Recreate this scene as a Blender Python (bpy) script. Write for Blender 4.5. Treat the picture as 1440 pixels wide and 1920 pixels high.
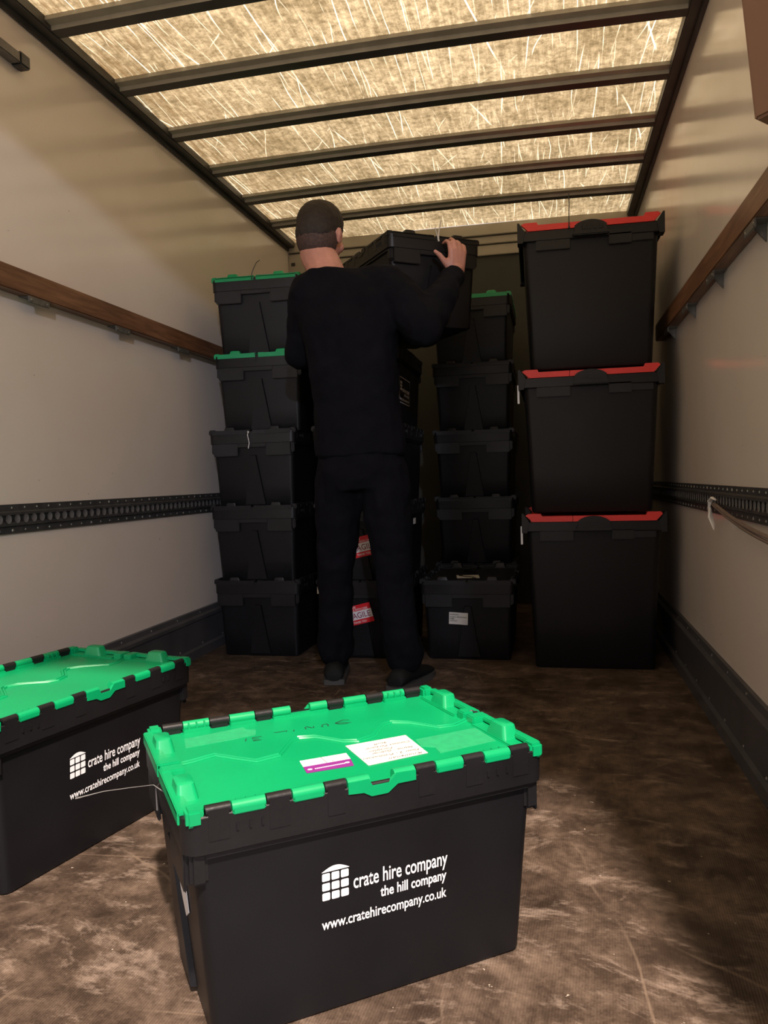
import bpy, bmesh, math, random
from mathutils import Vector, Matrix
random.seed(7)
R = math.radians
SC = bpy.context.scene
for o in list(bpy.data.objects):
    bpy.data.objects.remove(o)
COL = SC.collection

# ------------------------------------------------------------------ camera
cam_d = bpy.data.cameras.new('camera')
cam = bpy.data.objects.new('camera', cam_d)
COL.objects.link(cam)
cr = Vector((0.9771521, 0.21083845, -0.02684997))
cu = Vector((0.01720723, 0.04743763, 0.99872598))
cf = Vector((-0.21184354, 0.9763692, -0.04272583))
m = Matrix((cr, cu, -cf)).transposed().to_4x4()
m.translation = Vector((0, 0, 0.78))
cam.matrix_world = m
cam_d.sensor_width = 36
cam_d.lens = 27.1
cam_d.clip_start = 0.02
SC.camera = cam

# ------------------------------------------------------------------ light and exposure
vs = SC.view_settings
vs.view_transform = 'Standard'
vs.look = 'None'
vs.exposure = 0.0
vs.gamma = 1.0
vs.use_curve_mapping = False

w = bpy.data.worlds.new('night')
SC.world = w
w.use_nodes = True
bg = w.node_tree.nodes['Background']
bg.inputs[0].default_value = (0.95, 0.84, 0.82, 1)
bg.inputs[1].default_value = 0.85


def lamp(name, kind, loc, target, energy, color, size=0.2, spot=None):
    d = bpy.data.lights.new(name, kind)
    d.energy = energy
    d.color = color
    if kind == 'SUN':
        d.angle = size
    elif kind == 'AREA':
        d.shape = 'DISK'
        d.size = size
    else:
        d.shadow_soft_size = size
    if spot:
        d.spot_size = spot
        d.spot_blend = 0.3
    o = bpy.data.objects.new(name, d)
    COL.objects.link(o)
    o.location = loc
    o.rotation_euler = (Vector(target) - Vector(loc)).to_track_quat('-Z', 'Y').to_euler()
    return o


# lights over the yard fall on the translucent roof from above
lamp('yard_light', 'SUN', (0, 3, 8), (0, 3.05, 0), 4.0, (1.0, 0.90, 0.74), R(25))
# lamp post behind the open rear of the truck
lamp('lamp_post_light', 'POINT', (0.97, -2.0, 5.07), (0, 2, 0), 3700, (1.0, 0.83, 0.71), 0.10)
# low, cool light from further back in the yard
lamp('far_lamp_light', 'POINT', (2.15, -6.0, 3.1), (-0.8, 3, 1), 900, (0.80, 0.83, 1.0), 0.12)

# ------------------------------------------------------------------ box dimensions
XL, XR, ZC = -1.588, 0.502, 2.243
Y0, Y1 = 0.36, 4.72


# ------------------------------------------------------------------ materials
def mat(name, base=(0.5, 0.5, 0.5), rough=0.5, metal=0.0, spec=0.5, noise=0.0, nscale=20, bump=0.0, bscale=60, rvar=0.0):
    mt = bpy.data.materials.new(name)
    mt.use_nodes = True
    nt = mt.node_tree
    b = nt.nodes['Principled BSDF']
    b.inputs['Base Color'].default_value = (*base, 1)
    b.inputs['Roughness'].default_value = rough
    b.inputs['Metallic'].default_value = metal
    b.inputs['Specular IOR Level'].default_value = spec
    tc = nt.nodes.new('ShaderNodeTexCoord')
    if noise or rvar:
        n = nt.nodes.new('ShaderNodeTexNoise')
        n.inputs['Scale'].default_value = nscale
        n.inputs['Detail'].default_value = 5
        nt.links.new(tc.outputs['Object'], n.inputs['Vector'])
        if noise:
            r = nt.nodes.new('ShaderNodeValToRGB')
            r.color_ramp.elements[0].position = 0.3
            r.color_ramp.elements[1].position = 0.7
            r.color_ramp.elements[0].color = (*[c * (1 - noise) for c in base], 1)
            r.color_ramp.elements[1].color = (*[min(1, c * (1 + noise)) for c in base], 1)
            nt.links.new(n.outputs['Fac'], r.inputs['Fac'])
            nt.links.new(r.outputs['Color'], b.inputs['Base Color'])
        if rvar:
            mr = nt.nodes.new('ShaderNodeMapRange')
            mr.inputs['To Min'].default_value = rough - rvar
            mr.inputs['To Max'].default_value = rough + rvar
            nt.links.new(n.outputs['Fac'], mr.inputs['Value'])
            nt.links.new(mr.outputs['Result'], b.inputs['Roughness'])
    if bump:
        n2 = nt.nodes.new('ShaderNodeTexNoise')
        n2.inputs['Scale'].default_value = bscale
        n2.inputs['Detail'].default_value = 3
        nt.links.new(tc.outputs['Object'], n2.inputs['Vector'])
        bp = nt.nodes.new('ShaderNodeBump')
        bp.inputs['Strength'].default_value = bump
        bp.inputs['Distance'].default_value = 0.002
        nt.links.new(n2.outputs['Fac'], bp.inputs['Height'])
        nt.links.new(bp.outputs['Normal'], b.inputs['Normal'])
    return mt


M = {}
M['black'] = mat('black_plastic', (0.0055, 0.0055, 0.0068), 0.46, spec=0.30, noise=0.12, nscale=9, bump=0.12, bscale=400, rvar=0.08)
M['rim'] = mat('black_rim_plastic', (0.0075, 0.0075, 0.0085), 0.42, spec=0.36, noise=0.15, nscale=12, bump=0.15, bscale=120, rvar=0.08)
M['green'] = mat('green_plastic', (0.0, 0.30, 0.105), 0.36, noise=0.06, nscale=8, bump=0.08, bscale=60, rvar=0.08)
M['red'] = mat('red_plastic', (0.78, 0.045, 0.04), 0.4, noise=0.08, nscale=8, bump=0.08, bscale=60)
M['white_print'] = mat('white_print', (0.86, 0.86, 0.88), 0.5)
M['black_print'] = mat('dark_print', (0.02, 0.02, 0.02), 0.6)
M['ink'] = mat('pen_ink', (0.02, 0.03, 0.03), 0.5)
M['grey_ink'] = mat('grey_pen_ink', (0.10, 0.085, 0.07), 0.6)
M['paper'] = mat('white_paper', (0.60, 0.58, 0.54), 0.7, noise=0.03, nscale=30)
M['purple'] = mat('purple_print', (0.22, 0.025, 0.22), 0.45)
M['sticker_red'] = mat('sticker_red', (0.75, 0.02, 0.03), 0.4)
M['sticker_white'] = mat('sticker_white', (0.85, 0.83, 0.84), 0.4)
M['dark_red_print'] = mat('dark_red_print', (0.22, 0.01, 0.06), 0.45)
M['steel'] = mat('grey_steel', (0.16, 0.15, 0.14), 0.45, metal=0.3, noise=0.2, nscale=30)
M['bow'] = mat('roof_bow_pale', (0.36, 0.33, 0.26), 0.5, noise=0.12, nscale=14, bump=0.1)
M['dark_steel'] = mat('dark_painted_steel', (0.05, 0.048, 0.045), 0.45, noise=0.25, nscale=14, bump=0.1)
M['track'] = mat('black_track_steel', (0.055, 0.056, 0.058), 0.42, metal=0.2, noise=0.25, nscale=40, bump=0.1)
M['slot'] = mat('track_slot', (0.11, 0.11, 0.115), 0.5)
M['rivet'] = mat('rivet_metal', (0.55, 0.54, 0.52), 0.35, metal=0.7)
M['kick'] = mat('grey_kick_plate', (0.062, 0.062, 0.068), 0.4, noise=0.18, nscale=10, bump=0.1, bscale=40, rvar=0.08)
M['cream'] = mat('cream_trim_paint', (0.42, 0.37, 0.28), 0.5, noise=0.06, nscale=10)
M['olive'] = mat('olive_bulkhead_paint', (0.035, 0.033, 0.02), 0.6, noise=0.12, nscale=6)
M['bracket'] = mat('bracket_zinc', (0.20, 0.20, 0.19), 0.4, metal=0.7, noise=0.2, nscale=60)
M['cord'] = mat('grey_cord', (0.16, 0.12, 0.10), 0.7, noise=0.3, nscale=200)
M['white_plastic'] = mat('white_plastic', (0.72, 0.71, 0.68), 0.4)
M['tape'] = mat('matt_tape', (0.012, 0.32, 0.125), 0.62, noise=0.1, nscale=80)
M['film'] = mat('stretched_tape', (0.16, 0.16, 0.16), 0.25)
M['skin'] = mat('skin', (0.50, 0.23, 0.17), 0.5, noise=0.12, nscale=25, bump=0.1, bscale=120)
M['hair'] = mat('dark_brown_hair', (0.020, 0.013, 0.010), 0.75, noise=0.4, nscale=90, bump=0.9, bscale=260)
M['hair_short'] = mat('faded_short_hair', (0.065, 0.036, 0.030), 0.75, noise=0.35, nscale=120, bump=0.5, bscale=400)
M['shirt'] = mat('black_top_cloth', (0.0045, 0.0045, 0.0072), 0.9, spec=0.1, noise=0.2, nscale=14, bump=0.4, bscale=20)
M['trousers'] = mat('black_trouser_cloth', (0.0042, 0.0042, 0.0068), 0.9, spec=0.1, noise=0.2, nscale=14, bump=0.4, bscale=20)
M['shoe'] = mat('black_shoe', (0.006, 0.007, 0.007), 0.7, spec=0.2)
M['sole'] = mat('grey_shoe_sole', (0.05, 0.05, 0.047), 0.7)


def nodes_of(name):
    mt = bpy.data.materials.new(name)
    mt.use_nodes = True
    nt = mt.node_tree
    return mt, nt, nt.nodes['Principled BSDF']


def ramp(nt, src, p0, c0, p1, c1):
    r = nt.nodes.new('ShaderNodeValToRGB')
    r.color_ramp.elements[0].position = p0
    r.color_ramp.elements[1].position = p1
    r.color_ramp.elements[0].color = (*c0, 1)
    r.color_ramp.elements[1].color = (*c1, 1)
    nt.links.new(src, r.inputs['Fac'])
    return r


def mapped(nt, scale=(1, 1, 1), rot=(0, 0, 0), loc=(0, 0, 0), warp=0.0, wscale=2):
    tc = nt.nodes.new('ShaderNodeTexCoord')
    mp = nt.nodes.new('ShaderNodeMapping')
    mp.inputs['Scale'].default_value = scale
    mp.inputs['Rotation'].default_value = rot
    mp.inputs['Location'].default_value = loc
    if warp:
        n = nt.nodes.new('ShaderNodeTexNoise')
        n.inputs['Scale'].default_value = wscale
        nt.links.new(tc.outputs['Object'], n.inputs['Vector'])
        va = nt.nodes.new('ShaderNodeVectorMath')
        va.operation = 'MULTIPLY_ADD'
        va.inputs[1].default_value = (warp, warp, warp)
        nt.links.new(n.outputs['Color'], va.inputs[0])
        nt.links.new(tc.outputs['Object'], va.inputs[2])
        nt.links.new(va.outputs[0], mp.inputs['Vector'])
    else:
        nt.links.new(tc.outputs['Object'], mp.inputs['Vector'])
    return mp.outputs['Vector']


def noise(nt, vec, scale, detail=4, rough=0.6):
    n = nt.nodes.new('ShaderNodeTexNoise')
    n.inputs['Scale'].default_value = scale
    n.inputs['Detail'].default_value = detail
    n.inputs['Roughness'].default_value = rough
    nt.links.new(vec, n.inputs['Vector'])
    return n.outputs['Fac']


def mix(nt, fac, a, b, blend='MIX'):
    mx = nt.nodes.new('ShaderNodeMix')
    mx.data_type = 'RGBA'
    mx.blend_type = blend
    for sock, v in ((0, fac), (6, a), (7, b)):
        if hasattr(v, 'is_output'):
            nt.links.new(v, mx.inputs[sock])
        elif sock == 0:
            mx.inputs[0].default_value = v
        else:
            mx.inputs[sock].default_value = (*v, 1)
    return mx.outputs[2]


def scratch(nt, rot, density, width, warp, gate, gate_scale=(2.5, 0.7, 1), seed=0.0, soft=1.0):
    """long wandering scratch lines that run at one angle, fading in and out"""
    tc = nt.nodes.new('ShaderNodeTexCoord')
    mp = nt.nodes.new('ShaderNodeMapping')
    mp.inputs['Rotation'].default_value = (0, 0, rot)
    mp.inputs['Location'].default_value = (seed, seed * 0.7, 0)
    nt.links.new(tc.outputs['Object'], mp.inputs['Vector'])
    wn = nt.nodes.new('ShaderNodeTexNoise')
    wn.inputs['Scale'].default_value = 0.9
    wn.inputs['Detail'].default_value = 3
    nt.links.new(mp.outputs['Vector'], wn.inputs['Vector'])
    sp_ = nt.nodes.new('ShaderNodeSeparateXYZ')
    nt.links.new(mp.outputs['Vector'], sp_.inputs[0])
    ma = nt.nodes.new('ShaderNodeMath')
    ma.operation = 'MULTIPLY_ADD'
    ma.inputs[1].default_value = warp
    nt.links.new(wn.outputs['Fac'], ma.inputs[0])
    nt.links.new(sp_.outputs['X'], ma.inputs[2])
    vo = nt.nodes.new('ShaderNodeTexVoronoi')
    vo.voronoi_dimensions = '1D'
    vo.feature = 'DISTANCE_TO_EDGE'
    vo.inputs['Scale'].default_value = density
    nt.links.new(ma.outputs[0], vo.inputs['W'])
    line = ramp(nt, vo.outputs['Distance'], width * 0.35, (soft, soft, soft), width, (0, 0, 0)).outputs['Color']
    mg = nt.nodes.new('ShaderNodeMapping')
    mg.inputs['Scale'].default_value = gate_scale
    nt.links.new(mp.outputs['Vector'], mg.inputs['Vector'])
    g = noise(nt, mg.outputs['Vector'], 2.0, 3)
    gr = ramp(nt, g, gate - 0.03, (0, 0, 0), gate + 0.07, (1, 1, 1)).outputs['Color']
    return mix(nt, 1.0, line, gr, 'MULTIPLY')


# roof panel: grimy translucent fibreglass
mt, nt, b = nodes_of('translucent_roof')
v = mapped(nt)
base = ramp(nt, noise(nt, v, 34, 7, 0.8), 0.38, (0.22, 0.185, 0.125), 0.66, (0.56, 0.49, 0.37)).outputs['Color']
st = ramp(nt, noise(nt, mapped(nt, (22, 1.6, 1)), 3, 5, 0.7), 0.42, (0.66, 0.61, 0.50), 0.66, (1.2, 1.17, 1.08)).outputs['Color']
base = mix(nt, 0.75, base, st, 'MULTIPLY')
grime = ramp(nt, noise(nt, v, 2.2, 4, 0.65), 0.38, (0.62, 0.58, 0.48), 0.6, (1.1, 1.08, 1.02)).outputs['Color']
base = mix(nt, 0.8, base, grime, 'MULTIPLY')
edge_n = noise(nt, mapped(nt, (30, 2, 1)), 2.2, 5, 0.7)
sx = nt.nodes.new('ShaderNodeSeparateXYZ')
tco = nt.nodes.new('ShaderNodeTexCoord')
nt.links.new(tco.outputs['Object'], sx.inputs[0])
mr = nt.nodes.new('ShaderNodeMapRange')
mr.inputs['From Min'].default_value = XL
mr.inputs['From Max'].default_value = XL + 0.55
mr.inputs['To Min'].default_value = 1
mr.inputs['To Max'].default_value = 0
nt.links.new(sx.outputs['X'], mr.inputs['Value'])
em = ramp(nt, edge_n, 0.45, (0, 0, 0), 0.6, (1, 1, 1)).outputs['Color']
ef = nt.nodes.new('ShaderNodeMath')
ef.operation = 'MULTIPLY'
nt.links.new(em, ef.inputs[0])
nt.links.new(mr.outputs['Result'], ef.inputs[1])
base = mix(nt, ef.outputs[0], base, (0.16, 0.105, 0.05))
for args in ((R(2), 7, 0.022, 0.08, 0.53, (5, 0.5, 1), 0.0), (R(-4), 10, 0.028, 0.10, 0.55, (8, 0.7, 1), 3.1), (R(7), 13, 0.03, 0.12, 0.58, (8, 1.0, 1), 6.3),
             (R(-12), 10, 0.024, 0.2, 0.6, (6, 1.4, 1), 9.7), (R(14), 6, 0.025, 0.12, 0.56, (4, 1.0, 1), 12.1), (R(-35), 5, 0.018, 0.35, 0.62, (4, 1.6, 1), 15.5), (R(0), 24, 0.05, 0.15, 0.55, (9, 1.2, 1), 18.2)):
    s = scratch(nt, *args)
    base = mix(nt, mix(nt, 0.85, (0, 0, 0), s), base, (0.98, 0.90, 0.70))
tr = nt.nodes.new('ShaderNodeBsdfTranslucent')
nt.links.new(base, tr.inputs['Color'])
df = nt.nodes.new('ShaderNodeBsdfDiffuse')
nt.links.new(base, df.inputs['Color'])
ms = nt.nodes.new('ShaderNodeMixShader')
ms.inputs[0].default_value = 0.25
nt.links.new(tr.outputs[0], ms.inputs[1])
nt.links.new(df.outputs[0], ms.inputs[2])
nt.links.new(ms.outputs[0], nt.nodes['Material Output'].inputs['Surface'])
nt.nodes.remove(b)
M['roof'] = mt

# glossy cream wall panels
mt, nt, b = nodes_of('glossy_wall_panel')
wc = ramp(nt, noise(nt, mapped(nt), 1.4, 3), 0.3, (0.69, 0.625, 0.565), 0.7, (0.745, 0.68, 0.62)).outputs['Color']
sp = ramp(nt, noise(nt, mapped(nt, (1, 9, 12)), 5, 2), 0.755, (0, 0, 0), 0.775, (1, 1, 1)).outputs['Color']
wc = mix(nt, sp, wc, (0.36, 0.31, 0.26))
nt.links.new(wc, b.inputs['Base Color'])
b.inputs['Roughness'].default_value = 0.16
b.inputs['Specular IOR Level'].default_value = 0.42
bp = nt.nodes.new('ShaderNodeBump')
bp.inputs['Strength'].default_value = 0.25
bp.inputs['Distance'].default_value = 0.01
nt.links.new(noise(nt, mapped(nt), 2.6, 2), bp.inputs['Height'])
nt.links.new(bp.outputs['Normal'], b.inputs['Normal'])
M['wall'] = mt

# worn brown anti-slip plywood floor
mt, nt, b = nodes_of('worn_ply_floor')
v = mapped(nt)
fc = ramp(nt, noise(nt, v, 3.0, 6, 0.7), 0.34, (0.042, 0.029, 0.022), 0.66, (0.125, 0.092, 0.070)).outputs['Color']
f2 = ramp(nt, noise(nt, mapped(nt, warp=0.15, wscale=3), 13, 7, 0.8), 0.42, (0.55, 0.5, 0.45), 0.68, (1.85, 1.8, 1.7)).outputs['Color']
fc = mix(nt, 0.9, fc, f2, 'MULTIPLY')
pt = ramp(nt, noise(nt, mapped(nt, (1, 2.2, 1), (0, 0, R(35)), warp=0.3), 9, 6, 0.75), 0.54, (0, 0, 0), 0.68, (0.78, 0.78, 0.78)).outputs['Color']
fc = mix(nt, pt, fc, (0.27, 0.205, 0.16))
for args in ((R(-42), 2.1, 0.008, 0.5, 0.55, (2, 1.2, 1), 1.0), (R(-12), 2.6, 0.008, 0.3, 0.56, (2, 1.0, 1), 4.0), (R(88), 2.3, 0.006, 0.15, 0.56, (3, 1.0, 1), 8.0), (R(30), 1.7, 0.007, 0.6, 0.58, (2, 1.4, 1), 11.0), (R(-5), 6, 0.03, 0.1, 0.63, (8, 2.4, 1), 14.0)):
    s = scratch(nt, *args)
    fc = mix(nt, mix(nt, 0.45, (0, 0, 0), s), fc, (0.26, 0.19, 0.135))
ch = ramp(nt, noise(nt, mapped(nt, loc=(4, 4, 0)), 55, 2), 0.735, (0, 0, 0), 0.75, (1, 1, 1)).outputs['Color']
fc = mix(nt, ch, fc, (0.42, 0.36, 0.29))
nt.links.new(fc, b.inputs['Base Color'])
rr_ = nt.nodes.new('ShaderNodeMapRange')
rr_.inputs['To Min'].default_value = 0.36
rr_.inputs['To Max'].default_value = 0.62
nt.links.new(noise(nt, v, 6, 4), rr_.inputs['Value'])
nt.links.new(rr_.outputs['Result'], b.inputs['Roughness'])
b.inputs['Specular IOR Level'].default_value = 0.35
wv = nt.nodes.new('ShaderNodeTexWave')
wv.inputs['Scale'].default_value = 70
wv.inputs['Distortion'].default_value = 0.3
nt.links.new(mapped(nt, rot=(0, 0, R(4))), wv.inputs['Vector'])
ad = nt.nodes.new('ShaderNodeMath')
ad.operation = 'MULTIPLY_ADD'
ad.inputs[1].default_value = 0.35
nt.links.new(wv.outputs['Fac'], ad.inputs[0])
nt.links.new(noise(nt, v, 30, 5, 0.7), ad.inputs[2])
bp = nt.nodes.new('ShaderNodeBump')
bp.inputs['Strength'].default_value = 0.5
bp.inputs['Distance'].default_value = 0.003
nt.links.new(ad.outputs[0], bp.inputs['Height'])
nt.links.new(bp.outputs['Normal'], b.inputs['Normal'])
M['floor'] = mt

# wood for the load rails
mt, nt, b = nodes_of('rail_wood')
wd = ramp(nt, noise(nt, mapped(nt, (12, 0.9, 12)), 6, 5, 0.65), 0.35, (0.115, 0.052, 0.026), 0.68, (0.235, 0.118, 0.062)).outputs['Color']
jn = ramp(nt, noise(nt, mapped(nt), 2.5, 3), 0.4, (0.75, 0.72, 0.7), 0.6, (1.1, 1.1, 1.1)).outputs['Color']
nt.links.new(mix(nt, 0.8, wd, jn, 'MULTIPLY'), b.inputs['Base Color'])
b.inputs['Roughness'].default_value = 0.42
M['wood'] = mt

# corrugated cardboard
mt, nt, b = nodes_of('cardboard')
cb = ramp(nt, noise(nt, mapped(nt), 5, 3), 0.3, (0.185, 0.100, 0.058), 0.7, (0.205, 0.113, 0.067)).outputs['Color']
nt.links.new(cb, b.inputs['Base Color'])
b.inputs['Roughness'].default_value = 0.85
M['card'] = mt


# ------------------------------------------------------------------ mesh helpers
def link(name, me, parent=None, mats=None):
    o = bpy.data.objects.new(name, me)
    COL.objects.link(o)
    if mats and not me.materials:
        for x in (mats if isinstance(mats, (list, tuple)) else [mats]):
            me.materials.append(x)
    if parent:
        o.parent = parent
    return o


def mesh(name, bm, material, smooth=True, ang=35):
    bmesh.ops.recalc_face_normals(bm, faces=bm.faces)
    me = bpy.data.meshes.new(name)
    bm.to_mesh(me)
    bm.free()
    for x in (material if isinstance(material, (list, tuple)) else [material]):
        me.materials.append(x)
    if smooth:
        for p in me.polygons:
            p.use_smooth = True
        me.set_sharp_from_angle(angle=R(ang))
    return me


def box(bm, x0, x1, y0, y1, z0, z1, bev=0.0, mat_i=0, M4=None):
    x0, x1 = sorted((x0, x1)); y0, y1 = sorted((y0, y1)); z0, z1 = sorted((z0, z1))
    r = bmesh.ops.create_cube(bm, size=1)
    vs_ = r['verts']
    for v in vs_:
        v.co = Vector(((x0 + x1) / 2 + v.co.x * (x1 - x0), (y0 + y1) / 2 + v.co.y * (y1 - y0), (z0 + z1) / 2 + v.co.z * (z1 - z0)))
    fs = set(f for v in vs_ for f in v.link_faces)
    es = set(e for v in vs_ for e in v.link_edges)
    for f in fs:
        f.material_index = mat_i
    vv = set(vs_)
    if bev:
        rb = bmesh.ops.bevel(bm, geom=list(es), offset=bev, segments=2, affect='EDGES')
        vv = set(rb['verts'])
        vv |= set(v for f in rb['faces'] for v in f.verts)
        # faces adjoining
        for v in list(vv):
            for f in v.link_faces:
                vv |= set(f.verts)
        for v in vv:
            for f in v.link_faces:
                f.material_index = mat_i
    if M4 is not None:
        for v in vv:
            v.co = M4 @ v.co


def rr(cx, cy, hx, hy, r, z, n=5):
    pts = []
    for sx_, sy_, a0 in ((1, 1, 0), (-1, 1, 90), (-1, -1, 180), (1, -1, 270)):
        for i in range(n + 1):
            a = R(a0 + 90 * i / n)
            pts.append(Vector((cx + sx_ * (hx - r) + r * math.cos(a), cy + sy_ * (hy - r) + r * math.sin(a), z)))
    return pts


def loft(bm, rings, cap0=True, cap1=True, mat_i=0, close=False):
    vr = [[bm.verts.new(p) for p in ring] for ring in rings]
    n = len(vr[0])
    pairs = list(zip(vr[:-1], vr[1:]))
    if close:
        pairs.append((vr[-1], vr[0]))
    for a, b_ in pairs:
        for i in range(n):
            f = bm.faces.new((a[i], a[(i + 1) % n], b_[(i + 1) % n], b_[i]))
            f.material_index = mat_i
    if cap0:
        bm.faces.new(list(reversed(vr[0]))).material_index = mat_i
    if cap1:
        bm.faces.new(vr[-1]).material_index = mat_i


def prism(bm, pts, z0, z1, axis='z', mat_i=0):
    """extrude a 2D outline; axis names the direction it is extruded along"""
    def P(p, q):
        return {'z': (p[0], p[1], q), 'y': (p[0], q, p[1]), 'x': (q, p[0], p[1])}[axis]
    a = [bm.verts.new(P(p, z0)) for p in pts]
    c = [bm.verts.new(P(p, z1)) for p in pts]
    n = len(pts)
    bm.faces.new(a).material_index = mat_i
    bm.faces.new(list(reversed(c))).material_index = mat_i
    for i in range(n):
        bm.faces.new((a[i], c[i], c[(i + 1) % n], a[(i + 1) % n])).material_index = mat_i


def tube(bm, pts, r, n=8, mat_i=0, flat=1.0):
    pts = [Vector(p) for p in pts]
    rings = []
    up = Vector((0.013, 0.021, 1))
    for i, p in enumerate(pts):
        d = (pts[min(i + 1, len(pts) - 1)] - pts[max(i - 1, 0)]).normalized()
        s = d.cross(up)
        if s.length < 0.1:
            s = d.cross(Vector((1, 0, 0)))
        s.normalize()
        t = s.cross(d).normalized()
        ri = r[i] if isinstance(r, (list, tuple)) else r
        rings.append([p + s * ri * math.cos(2 * math.pi * k / n) + t * ri * flat * math.sin(2 * math.pi * k / n) for k in range(n)])
    loft(bm, rings, mat_i=mat_i)


def tag(o, label=None, cat=None, group=None, kind=None):
    if label: o['label'] = label
    if cat: o['category'] = cat
    if group: o['group'] = group
    if kind: o['kind'] = kind
    return o


def empty(name, loc=(0, 0, 0), rz=0.0):
    o = bpy.data.objects.new(name, None)
    COL.objects.link(o)
    o.location = loc
    o.rotation_euler = (0, 0, rz)
    o.empty_display_size = 0.05
    return o


def text_mesh(body, height, width=None, bold=0.0, shear=0.0, align='LEFT'):
    """text laid in XY, starting at the origin; height is the x-height-free full cap height; width forces the full width"""
    cu_ = bpy.data.curves.new('t', 'FONT')
    cu_.body = body
    cu_.size = 1.0
    cu_.offset = bold
    cu_.shear = shear
    cu_.resolution_u = 3
    o = bpy.data.objects.new('t', cu_)
    COL.objects.link(o)
    dg = bpy.context.evaluated_depsgraph_get()
    me = bpy.data.meshes.new_from_object(o.evaluated_get(dg))
    bpy.data.objects.remove(o)
    bpy.data.curves.remove(cu_)
    xs = [v.co.x for v in me.vertices]
    x0, x1 = min(xs), max(xs)
    cap = 0.73
    sy_ = height / cap
    sx_ = width / (x1 - x0) if width else sy_
    for v in me.vertices:
        v.co.x = (v.co.x - x0) * sx_
        v.co.y *= sy_
    if align == 'RIGHT':
        for v in me.vertices:
            v.co.x -= (x1 - x0) * sx_
    return me


def add_text(bm, me, M4, mat_i=0):
    n0 = len(bm.faces)
    v0 = len(bm.verts)
    bm.from_mesh(me)
    bm.verts.ensure_lookup_table()
    bm.faces.ensure_lookup_table()
    for v in bm.verts[v0:]:
        v.co = M4 @ v.co
    for f in bm.faces[n0:]:
        f.material_index = mat_i
    bpy.data.meshes.remove(me)


def stroke(bm, pts, wd, z, mat_i=0, M4=None):
    """flat pen stroke through 2D points"""
    P = [Vector((p[0], p[1])) for p in pts]
    L_, R_ = [], []
    for i, p in enumerate(P):
        d = (P[min(i + 1, len(P) - 1)] - P[max(i - 1, 0)])
        d = d.normalized() if d.length else Vector((1, 0))
        nn = Vector((-d.y, d.x)) * wd / 2
        a = Vector((p.x + nn.x, p.y + nn.y, z)); c = Vector((p.x - nn.x, p.y - nn.y, z))
        if M4 is not None:
            a, c = M4 @ a, M4 @ c
        L_.append(bm.verts.new(a)); R_.append(bm.verts.new(c))
    for i in range(len(P) - 1):
        f = bm.faces.new((L_[i], L_[i + 1], R_[i + 1], R_[i]))
        f.material_index = mat_i


# ------------------------------------------------------------------ the box body (setting)
def crown(x):
    t = (x - (XL + XR) / 2) / ((XR - XL) / 2)
    return 0.014 * (1 - t * t)


bm = bmesh.new()
box(bm, XL - 0.2, XR + 0.2, -0.9, Y1 + 0.03, -0.06, 0.0)
tag(link('floor', mesh('floor', bm, M['floor'], False)), kind='structure')
for nm, a, c in (('wall_left', XL - 0.03, XL), ('wall_right', XR, XR + 0.03)):
    bm = bmesh.new()
    box(bm, a, c, Y0, Y1 + 0.03, 0, ZC + 0.045)
    tag(link(nm, mesh(nm, bm, M['wall'], False)), kind='structure')
bm = bmesh.new()
nx = 24
for z, s in ((0, 1),):
    vsr = [[bm.verts.new((XL - 0.03 + (XR - XL + 0.06) * i / nx, y, ZC + 0.028 + crown(XL + (XR - XL) * i / nx))) for i in range(nx + 1)] for y in (Y0, Y1 - 0.03)]
    for i in range(nx):
        bm.faces.new((vsr[0][i], vsr[0][i + 1], vsr[1][i + 1], vsr[1][i]))
tag(link('ceiling', mesh('ceiling', bm, M['roof'])), kind='structure')
# front bulkhead
bm = bmesh.new()
box(bm, XL, XR, Y1, Y1 + 0.03, 0, ZC + 0.045)
tag(link('wall_back', mesh('wall_back', bm, M['olive'], False)), kind='structure')
bm = bmesh.new()
box(bm, XL, XR, Y1 - 0.045, Y1 - 0.001, 2.212, ZC + 0.035, 0.003)
box(bm, XL, XR, Y1 - 0.028, Y1 - 0.001, 2.165, 2.208, 0.003)
box(bm, XL, XR, Y1 - 0.016, Y1 - 0.001, 2.10, 2.160, 0.003)
tag(link('trim_1', mesh('trim_1', bm, M['cream'])), kind='structure')
bm = bmesh.new()
box(bm, XL, XL + 0.17, Y1 - 0.04, Y1 - 0.002, 0.0, 2.20, 0.004)
box(bm, XR - 0.05, XR, Y1 - 0.04, Y1 - 0.002, 0.0, 2.20, 0.004)
for z in (2.05, 2.13, 1.97):
    box(bm, XL + 0.02, XL + 0.045, Y1 - 0.043, Y1 - 0.039, z, z + 0.02, 0.001, 1)
tag(link('trim_2', mesh('trim_2', bm, [M['cream'], M['dark_steel']])), kind='structure')
# rear door frame behind the camera's view: header and posts
bm = bmesh.new()
box(bm, XL - 0.03, XR + 0.03, Y0 - 0.07, Y0, 2.13, ZC + 0.10, 0.004)
box(bm, XR - 0.070, XR + 0.03, Y0 - 0.07, Y0, 0, 2.13, 0.004)
box(bm, XL - 0.03, XL + 0.045, Y0 - 0.07, Y0, 0, 2.13, 0.004)
tag(link('trim_3', mesh('trim_3', bm, M['dark_steel'])), kind='structure')
# cant rails where roof meets walls
for k, (a, s) in enumerate(((XL, 1), (XR, -1))):
    bm = bmesh.new()
    box(bm, a, a + s * 0.050, Y0, Y1 - 0.05, ZC - 0.004, ZC + 0.044, 0.004)
    box(bm, a, a + s * 0.012, Y0, Y1 - 0.05, ZC - 0.022, ZC - 0.002, 0.002)
    tag(link('trim_%d' % (4 + k), mesh('cant_rail', bm, M['dark_steel'])), kind='structure')
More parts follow.
